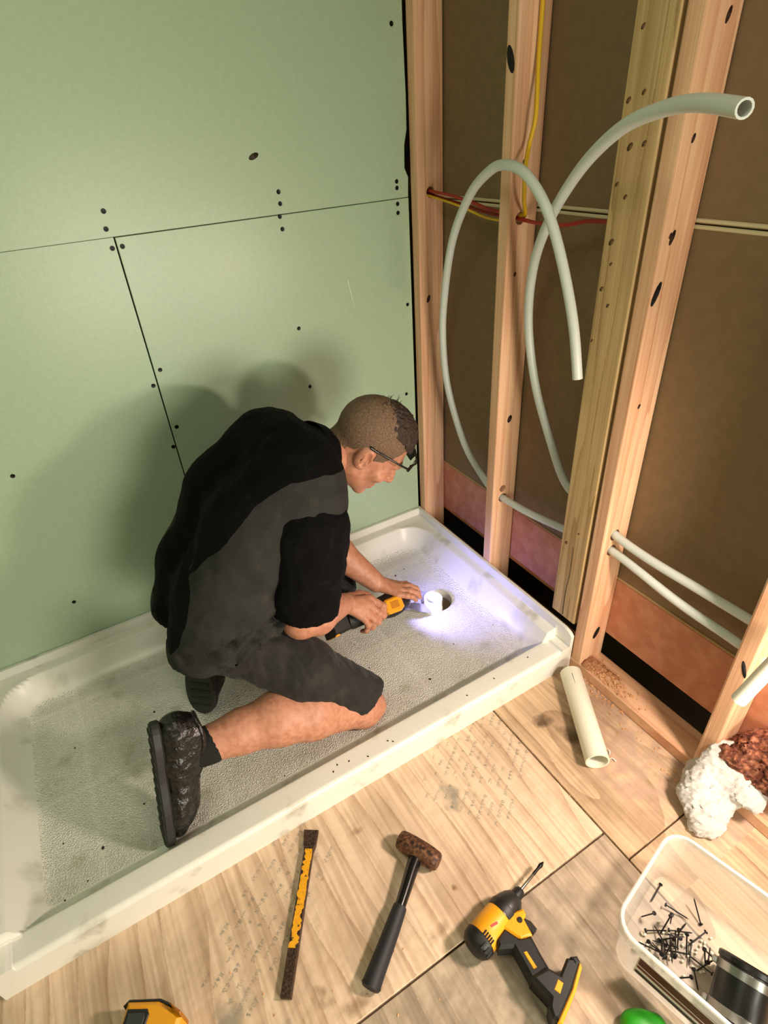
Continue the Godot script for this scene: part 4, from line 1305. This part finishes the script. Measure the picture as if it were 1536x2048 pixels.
	for p in hm.v:
		var y := 0.0
		for j in line.size() - 1:
			if p.z >= line[j][0] and p.z <= line[j + 1][0]:
				y = lerpf(line[j][1], line[j + 1][1], (p.z - line[j][0]) / (line[j + 1][0] - line[j][0]))
		g.append(p.y - y + hn.get_noise_3dv(p * 3.0) * 0.006)
	var stub := skin_of(paint(Color.WHITE, 0.8), grain_tex(0.22, [[0.25, Color(0.33, 0.26, 0.195)], [0.5, Color(0.42, 0.33, 0.25)], [0.75, Color(0.52, 0.41, 0.315)]], 4, 13), 3.4)
	bumped(stub, bump_tex(0.3, 8.0, 3, 4), 0.2)
	var hair := part("hair", MB.new().join(hm.split(g)[1], head), stub, o, "cropped brown hair")
	f = Field.new(V(-0.10, 0.02, -0.12), V(0.10, 0.16, 0.12), 0.004)
	f.ell(V(0, 0.047, -0.002), V(0.071, 0.087, 0.092), 0.02)
	f.each(func(p: Vector3, d: float) -> float: return d + hn.get_noise_3d(p.x * 8.0, p.y * 2.0, p.z * 3.0) * 0.006, 0.03)
	var tm := f.mesh()
	g = PackedFloat32Array()
	for p in tm.v:
		g.append(p.y - 0.070 - maxf(0.0, absf(p.x) - 0.04) * 0.6 + hn.get_noise_3dv(p * 2.0) * 0.006 - maxf(0.0, -p.z - 0.03) * 0.5)
	var dark_hair := skin_of(paint(Color.WHITE, 0.6), grain_tex(0.2, [[0.3, Color(0.13, 0.09, 0.065)], [0.7, Color(0.25, 0.17, 0.12)]], 4, 23), 7.0)
	bumped(dark_hair, bump_tex(0.3, 8.0, 3, 4), 0.6)
	part("longer_top", MB.new().join(tm.split(g)[1], head), dark_hair, hair, "darker longer hair on top")
	var tuft := MB.new()
	var rng := RandomNumberGenerator.new()
	rng.seed = 8
	for k in 34:
		var a := V(rng.randf_range(-0.045, 0.03), 0.120, rng.randf_range(-0.085, -0.03))
		a.y = 0.047 + 0.087 * sqrt(maxf(0.05, 1.0 - pow(a.x / 0.071, 2.0) - pow((a.z + 0.002) / 0.092, 2.0)))
		var d := V(rng.randf_range(-0.4, 0.4), 0.7, rng.randf_range(-0.9, -0.1)).normalized() * rng.randf_range(0.010, 0.020)
		tube(PackedVector3Array([head * (a - d * 0.3), head * (a + d * 0.5), head * (a + d + V(0, 0.001, 0.002))]), 0.0011, 5, 0.0, 0.0003, 1.0, tuft)
	part("tuft", tuft, dark_hair, hair).set_meta("kind", "stuff")
	for s in [-1.0, 1.0]:
		var brow := MB.new()
		tube(smooth_path([head * V(0.014 * s, 0.023, 0.0935), head * V(0.032 * s, 0.028, 0.0905), head * V(0.048 * s, 0.022, 0.079)], 4), 0.0030, 6, 0.0, 0.0014, 0.6, brow)
		part("eyebrow", brow, stub, hair)
	shirt(o, head, r_sh, l_sh, r_el, l_el, chest)
	# --- shorts
	f = Field.new(V(-1.10, 0.04, 0.14), V(-0.46, 0.52, 0.80), 0.0075)
	f.cap(V(-0.895, 0.395, 0.49), V(-0.895, 0.395, 0.35), 0.085, 0.085, 0.04)
	f.cap(V(-0.87, 0.365, 0.515), V(-0.75, 0.270, 0.61), 0.085, 0.074, 0.05)
	f.cap(V(-0.75, 0.270, 0.61), V(-0.618, 0.138, 0.666), 0.074, 0.063, 0.04)
	f.cap(V(-0.87, 0.365, 0.325), V(-0.70, 0.265, 0.285), 0.085, 0.085, 0.05)
	f.cap(V(-0.70, 0.265, 0.285), V(-0.50, 0.200, 0.272), 0.085, 0.072, 0.04)
	var n1 := noise(16.0, FastNoiseLite.TYPE_SIMPLEX_SMOOTH, 3, 6)
	var r_dir := (V(-0.618, 0.118, 0.667) - r_hip).normalized()
	var l_dir := (V(-0.53, 0.125, 0.272) - l_hip).normalized()
	f.each(func(p: Vector3, d: float) -> float:
		var e := d + n1.get_noise_3d(p.x * 2.2, p.y * 1.0, p.z * 1.2) * 0.006
		# hem: cut square to the thigh, a little lower under the knee
		if p.z > 0.47:
			e = maxf(e, (p - V(-0.618, 0.118, 0.667)).dot((r_dir + V(0.0, -0.55, 0.15)).normalized()) + 0.010)
		else:
			e = maxf(e, (p - V(-0.50, 0.200, 0.272)).dot((l_dir + V(0.0, -0.4, 0.0)).normalized()) - 0.055)
		return maxf(e, 0.048 - p.y), 0.05)
	var sh := skin_of(paint(Color.WHITE, 0.85), grain_tex(0.02, [[0.3, Color(0.068, 0.062, 0.057)], [0.6, Color(0.088, 0.080, 0.073)], [0.8, Color(0.15, 0.13, 0.11)]], 5, 14), 3.0)
	sh.rim_enabled = true
	sh.rim = 0.15
	bumped(sh, bump_tex(0.25, 4.0), 0.3)
	part("shorts", f.mesh(), sh, o)
	# --- socks and shoes
	var blk := paint(Color(0.035, 0.034, 0.034), 0.9)
	f = Field.new(V(-1.13, 0.12, 0.57), V(-0.97, 0.32, 0.72), 0.005)
	f.cap(V(-1.012, 0.2195, 0.6475), V(-1.07, 0.235, 0.645), 0.0445, 0.046, 0.01)
	part("sock", f.mesh(), blk, o)
	f = Field.new(V(-1.04, 0.08, 0.25), V(-0.85, 0.28, 0.42), 0.005)
	f.cap(V(-0.870, 0.165, 0.336), V(-0.935, 0.172, 0.346), 0.044, 0.045, 0.01)
	part("sock", f.mesh(), blk, o)
	shoe(o, V(-1.105, 0.352, 0.632), V(-1.170, 0.052, 0.712), V(1.0, -0.10, -0.02), "black work shoe with scuffed sole, toe down")
	shoe(o, V(-0.945, 0.310, 0.322), V(-0.998, 0.055, 0.405), V(0.66, -0.02, -0.70), "black work shoe showing its sole")
	# --- glasses pushed up on the brow
	var gl := thing("eyeglasses", "dark wraparound glasses pushed onto the kneeling man's brow", "glasses", head * V(0, 0.04, 0.1))
	var fm := MB.new()
	for s in [-1.0, 1.0]:
		tube(smooth_path([head * V(0.0815 * s, 0.030, -0.012), head * V(0.083 * s, 0.037, 0.015), head * V(0.080 * s, 0.045, 0.055), head * V(0.070 * s, 0.050, 0.088)], 4), 0.0022, 8, 0.0, 0.0030, 1.0, fm)
		tube(PackedVector3Array([head * V(0.0825 * s, 0.027, -0.024), head * V(0.082 * s, 0.031, 0.0)]), 0.0042, 8, 0.0, 0.0030, 1.0, fm)
		tube(smooth_path([head * V(0.072 * s, 0.062, 0.084), head * V(0.045 * s, 0.067, 0.101), head * V(0.012 * s, 0.065, 0.109)], 4), 0.0026, 8, 0.0, -1.0, 1.0, fm)
	tube(PackedVector3Array([head * V(-0.013, 0.065, 0.109), head * V(0.013, 0.065, 0.109)]), 0.0026, 8, 0.0, -1.0, 1.0, fm)
	part("frame", fm, paint(Color(0.03, 0.03, 0.03), 0.3), gl)
	for s in [-1.0, 1.0]:
		var lm := MB.new()
		var tp := [V(0.072 * s, 0.062, 0.084), V(0.045 * s, 0.067, 0.101), V(0.010 * s, 0.065, 0.109)]
		var lw := [V(0.070 * s, 0.044, 0.090), V(0.045 * s, 0.036, 0.108), V(0.016 * s, 0.042, 0.115)]
		for j in 2:
			for th in [0.0, -0.002]:
				var sh2 := V(0, 0, th)
				lm.face([head * (tp[j] + sh2), head * (tp[j + 1] + sh2), head * (lw[j + 1] + sh2), head * (lw[j] + sh2)], head.basis * V(0, 0, 1.0 if th == 0.0 else -1.0))
		part("lens", lm, paint(Color(0.16, 0.15, 0.13), 0.08), gl)

func shoe(o: Node3D, heel: Vector3, toe: Vector3, up: Vector3, label: String) -> void:
	# x from heel to toe along the sole, y from sole to ankle
	var t := frame(heel, toe - heel, up)
	var l := (toe - heel).length()
	var sh := Node3D.new()
	sh.name = "shoe"
	sh.position = heel - o.position
	sh.set_meta("label", label)
	o.add_child(sh, true)
	var f := Field.new(V(-0.02, -0.002, -0.06), V(l + 0.02, 0.13, 0.06), 0.005)
	f.cap(V(0.036, 0.04, 0), V(0.10, 0.04, 0), 0.036, 0.036, 0.03)
	f.cap(V(0.10, 0.036, 0), V(l - 0.09, 0.032, 0.002), 0.036, 0.042, 0.03, V(1, 1.1, 1))
	f.cap(V(l - 0.09, 0.030, 0.002), V(l - 0.045, 0.024, -0.002), 0.043, 0.034, 0.03, V(1, 1.25, 1))
	f.cap(V(0.042, 0.05, 0), V(0.052, 0.090, 0), 0.037, 0.037, 0.03)
	f.cap(V(0.09, 0.07, 0), V(l - 0.12, 0.045, 0), 0.030, 0.030, 0.03)
	var nz := noise(28.0, FastNoiseLite.TYPE_SIMPLEX_SMOOTH, 3, 4)
	f.each(func(p: Vector3, d: float) -> float:
		var e := d + nz.get_noise_3d(p.x * 1.6, p.y, p.z) * 0.003
		e = maxf(e, 0.006 - p.y)
		return maxf(e, p.y - 0.098 + maxf(0.0, 0.05 - p.x) * 0.2), 0.05)
	var lea := skin_of(paint(Color.WHITE, 0.32), grain_tex(0.035, [[0.3, Color(0.045, 0.042, 0.040)], [0.6, Color(0.085, 0.078, 0.072)], [0.8, Color(0.20, 0.17, 0.15)]], 5, 31), 7.0)
	bumped(lea, bump_tex(0.08, 6.0, 3, 2), 0.35)
	part("upper", MB.new().join(f.mesh(), t), lea, sh)
	var out := []
	for k in 40:
		var a := TAU * k / 40.0
		var x := 0.5 - 0.5 * cos(a)
		var wd := lerpf(0.036, 0.047, smoothstep(0.2, 0.75, x)) * pow(maxf(0.0, 1.0 - pow(absf(2.0 * x - 1.0), 5.0)), 0.5)
		wd -= 0.006 * exp(-pow((x - 0.42) / 0.16, 2.0))
		out.append(Vector2(x * (l + 0.004) - 0.002, wd * (1.0 if sin(a) > 0.0 else -1.0) + 0.0005 * sin(a)))
	part("sole", prism(out, -0.010, 0.012, 0.004, t), paint(Color(0.12, 0.115, 0.11), 0.55), sh)
	var tread := MB.new()
	for k in 11:
		var x := 0.025 + k * (l - 0.05) / 10.0
		var hw := lerpf(0.026, 0.036, smoothstep(0.2, 0.75, x / l))
		box(V(0.010, 0.004, hw * 1.7), 0.0015, t * Transform3D(Basis(), V(x, -0.0105, 0)), tread)
	part("tread", tread, paint(Color(0.13, 0.125, 0.115), 0.7), sh)
	var lace := MB.new()
	for k in 4:
		var x := 0.105 + k * 0.022
		var y := 0.103 - k * 0.0075
		tube(smooth_path([t * V(x, y - 0.012, -0.026), t * V(x + 0.004, y, -0.008), t * V(x - 0.002, y + 0.001, 0.008), t * V(x + 0.002, y - 0.012, 0.026)], 4), 0.0024, 6, 0.0, -1.0, 1.0, lace)
	var ring := []
	for k in 17:
		var a := TAU * k / 16.0
		ring.append(t * V(0.060 - 0.050 * cos(a), 0.094 - 0.010 * cos(a) * cos(a), 0.034 * sin(a)))
	part("collar", tube(smooth_path(ring, 3), 0.0058, 8), lea, sh)
	var cap_seam := []
	for k in 9:
		var a := PI * k / 8.0
		cap_seam.append(t * V(l - 0.080 + 0.012 * sin(a), 0.010 + 0.052 * sin(a), 0.043 * cos(a)))
	part("toe_seam", tube(smooth_path(cap_seam, 3), 0.0022, 6), lea, sh)
	part("laces", lace, paint(Color(0.05, 0.05, 0.05), 0.8), sh)

func shirt(o: Node3D, head: Transform3D, r_sh: Vector3, l_sh: Vector3, r_el: Vector3, l_el: Vector3, chest: Vector3) -> void:
	var f := Field.new(V(-1.12, 0.27, 0.13), V(-0.42, 0.96, 0.72), 0.0075)
	for s in [-1.0, 1.0]:
		f.cap(V(-0.925, 0.38, 0.42 + 0.088 * s), V(-0.868, 0.49, 0.415 + 0.082 * s), 0.108, 0.110, 0.05)
		f.cap(V(-0.868, 0.49, 0.415 + 0.082 * s), V(-0.755, 0.645, 0.412 + 0.085 * s), 0.110, 0.114, 0.05)
		f.cap(V(-0.755, 0.645, 0.412 + 0.085 * s), V(-0.645, 0.733, 0.41 + 0.085 * s), 0.116, 0.110, 0.05)
		f.cap(V(-0.82, 0.43, 0.42 + 0.07 * s), V(-0.74, 0.58, 0.415 + 0.06 * s), 0.105, 0.10, 0.05)
	f.cap(r_sh + V(0, 0.0, -0.01), l_sh + V(0, 0, 0.01), 0.082, 0.082, 0.05)
	f.cap(V(-0.63, 0.75, 0.41), V(-0.565, 0.735, 0.41), 0.095, 0.070, 0.04)
	var n1 := noise(11.0, FastNoiseLite.TYPE_SIMPLEX_SMOOTH, 3, 16)
	var n2 := noise(26.0, FastNoiseLite.TYPE_SIMPLEX_SMOOTH, 2, 26)
	var creases := [[Vector2(-1.0, 0.420), Vector2(-0.90, 0.452), Vector2(-0.79, 0.470)], [Vector2(-0.905, 0.415), Vector2(-0.85, 0.432), Vector2(-0.775, 0.446)]]
	f.each(func(p: Vector3, d: float) -> float:
		var low := smoothstep(0.60, 0.36, p.y) * smoothstep(-0.99, -0.86, p.x)
		# cloth: soft billows above, deep slanting folds bunched over the lap
		var e := d + n1.get_noise_3dv(p) * 0.006 + low * n2.get_noise_3d(p.x * 0.7 + p.y * 0.5, p.y * 2.6 - p.x * 0.7, p.z * 0.6) * 0.020
		if p.z > 0.44 and p.y < 0.50:
			for w in creases:
				for j in w.size() - 1:
					var q := Vector2(p.x, p.y)
					var dq := q.distance_to(Geometry2D.get_closest_point_to_segment(q, w[j], w[j + 1]))
					e += 0.012 * exp(-dq * dq / 0.00012) - 0.003 * exp(-pow(dq - 0.022, 2.0) / 0.0002)
		# lower hem, dipping to the front
		var hem := 0.378 + 0.040 * clampf((p.x + 0.95) / 0.2, 0.0, 1.0)
		return maxf(e, hem - p.y), 0.06)
	var m := f.mesh()
	# the grey side panels end along a curved seam (side view)
	var seam := [V(-1.06, 0.38, 0), V(-1.00, 0.455, 0), V(-0.935, 0.595, 0), V(-0.835, 0.705, 0), V(-0.768, 0.755, 0), V(-0.69, 0.788, 0), V(-0.62, 0.785, 0), V(-0.545, 0.755, 0), V(-0.40, 0.70, 0)]
	var g := PackedFloat32Array()
	for p in m.v:
		var y := 1.0
		for j in seam.size() - 1:
			if p.x >= seam[j].x and p.x <= seam[j + 1].x:
				y = lerpf(seam[j].y, seam[j + 1].y, (p.x - seam[j].x) / (seam[j + 1].x - seam[j].x))
		g.append(maxf(p.y - y, 0.075 - absf(p.z - 0.415)))
	var two := m.split(g)
	var dust := [[0.0, Color(0.016, 0.016, 0.017)], [0.72, Color(0.026, 0.026, 0.027)], [0.86, Color(0.065, 0.063, 0.06)]]
	var black := skin_of(paint(Color.WHITE, 0.9), grain_tex(0.03, dust, 5, 19), 2.4)
	black.metallic_specular = 0.25
	bumped(black, bump_tex(0.3, 4.0), 0.3)
	var grey := skin_of(paint(Color.WHITE, 0.9), grain_tex(0.02, [[0.0, Color(0.165, 0.165, 0.158)], [0.74, Color(0.195, 0.195, 0.187)], [0.85, Color(0.235, 0.22, 0.20)]], 5, 29), 2.6)
	grey.metallic_specular = 0.25
	bumped(grey, bump_tex(0.3, 4.0), 0.3)
	var sh := part("polo_shirt", two[1], black, o, "black back of the shirt")
	part("side_panel", two[0], grey, sh, "grey side panels")
	# sleeves
	for s in [[r_sh + V(-0.012, -0.026, 0.0), r_el, V(-0.705, 0.466, 0.582), 0.098, 0.082], [l_sh, l_el, V(-0.575, 0.46, 0.265), 0.082, 0.072]]:
		var a: Vector3 = s[0]
		var dirn: Vector3 = (s[2] - a).normalized()
		var b := bounds([a, s[2]], 0.13)
		f = Field.new(b[0], b[1], 0.006)
		f.cap(a + V(0, -0.01, 0), s[2] + dirn * 0.06, s[3], s[4], 0.02)
		var hem: Vector3 = s[2]
		f.each(func(p: Vector3, d: float) -> float:
			var e := d + n1.get_noise_3d(p.x * 1.5, p.y, p.z * 1.5) * 0.007
			# hollow from the hem upwards, cloth about 6 mm thick
			var t := (p - hem).dot(dirn)
			e = maxf(e, t - 0.022)
			return e, 0.06)
		part("sleeve", f.mesh(), black, sh)
	# collar: a band standing round the neck
	var cb := MB.new()
	var na := V(-0.600, 0.735, 0.405)
	var nd := (head * V(0, -0.075, -0.025) - na).normalized()
	var cf := along(na + nd * 0.052, nd)
	cb = lathe([Vector2(0.0765, -0.030), Vector2(0.0770, 0.012), Vector2(0.0755, 0.0145), Vector2(0.0735, 0.012), Vector2(0.0730, -0.030)], cf, 36)
	part("collar", cb, black, sh)
	var fl := lathe([Vector2(0.0770, 0.0145), Vector2(0.0815, 0.010), Vector2(0.090, -0.022), Vector2(0.0875, -0.023), Vector2(0.079, 0.006)], cf, 36)
	part("collar_fold", fl, black, sh)

func multi_tool() -> void:
	var a := V(-0.620, 0.226, 0.472)
	var b := V(-0.345, 0.168, 0.442)
	var o := thing("multi_tool", "yellow and black cordless cutting tool in the man's hands, its lamp on the drain", "power tool", a.lerp(b, 0.5))
	var f := frame(a, b - a, V(-0.1, 0.75, 0.65))   # x along the tool, y towards its upper near side
	var l := (b - a).length()
	var fx := Transform3D(f.basis * Basis(Vector3.UP, Vector3.RIGHT, Vector3.FORWARD), f.origin)   # lathe axis along the tool
	part("barrel", lathe([Vector2(0.0001, 0.06), Vector2(0.024, 0.06), Vector2(0.0285, 0.075), Vector2(0.028, 0.13), Vector2(0.034, 0.185), Vector2(0.038, 0.22), Vector2(0.034, 0.252), Vector2(0.0001, 0.254)], fx, 24), M.rubber, o)
	part("side_cover", prism(mm([186, -17, 228, -18, 244, -10, 244, 20, 228, 29, 186, 28, 176, 16, 176, -8]), 0.012, 0.0425, 0.005, f), M.yellow, o)
	part("cover_badge", prism(mm([196, -5, 226, -5, 226, 16, 196, 16]), 0.036, 0.0436, 0.001, f), paint(Color(0.72, 0.46, 0.05), 0.5), o)
	part("gear_head", lathe([Vector2(0.0001, 0.244), Vector2(0.031, 0.246), Vector2(0.031, 0.270), Vector2(0.024, 0.283), Vector2(0.0001, 0.286)], fx, 20), paint(Color(0.20, 0.19, 0.19), 0.35, 0.6), o)
	part("blade_clamp", prism(mm([258, -13, 284, -13, 292, 0, 284, 13, 258, 13]), -0.040, -0.018, 0.004, f), M.steel, o)
	part("clamp_lever", prism(mm([246, 8, 272, 8, 276, 16, 246, 18]), 0.012, 0.026, 0.002, f), M.yellow, o)
	part("battery", prism(mm([0, -30, 62, -26, 62, 26, 0, 30]), -0.045, 0.022, 0.006, f), M.black_plastic, o)
	part("battery_band", prism(mm([4, -32, 20, -32, 20, 32, 4, 32]), -0.040, 0.018, 0.003, f), M.yellow, o)
	var tip := V(-0.246, 0.058, 0.424)
	var root := f * V(0.268, -0.036, 0.0)
	var bf := frame(root, tip - root, V(0.1, 0.9, 0.3))
	var bl := (tip - root).length()
	part("blade", prism([Vector2(-0.01, -0.012), Vector2(bl * 0.45, -0.012), Vector2(bl * 0.6, -0.017), Vector2(bl, -0.017), Vector2(bl, 0.017), Vector2(bl * 0.6, 0.017), Vector2(bl * 0.45, 0.012), Vector2(-0.01, 0.012)], -0.0008, 0.0008, 0.0002, bf), M.steel, o)
	# its small white lamp
	var at := f * V(0.302, 0.020, 0.004)
	var dir := (V(-0.04, 0.04, 0.40) - at).normalized()
	var glow := paint(Color(0.9, 0.9, 1.0), 0.3)
	glow.emission_enabled = true
	glow.emission = Color(0.80, 0.80, 1.0)
	glow.emission_energy_multiplier = 6.0
	part("lamp_lens", lathe([Vector2(0.0001, 0.003), Vector2(0.004, 0.0025), Vector2(0.005, 0.0), Vector2(0.005, -0.006)], along(at, dir), 14), glow, o)
	var s := SpotLight3D.new()
	s.name = "tool_light"
	s.light_color = Color(0.62, 0.60, 1.0)
	s.light_energy = 0.17
	s.spot_range = 8.0
	s.spot_angle = 76.0
	s.spot_attenuation = 2.0
	s.light_size = 0.006
	s.shadow_enabled = true
	add_child(s)
	s.look_at_from_position(at + dir * 0.006, at + dir, Vector3.UP)
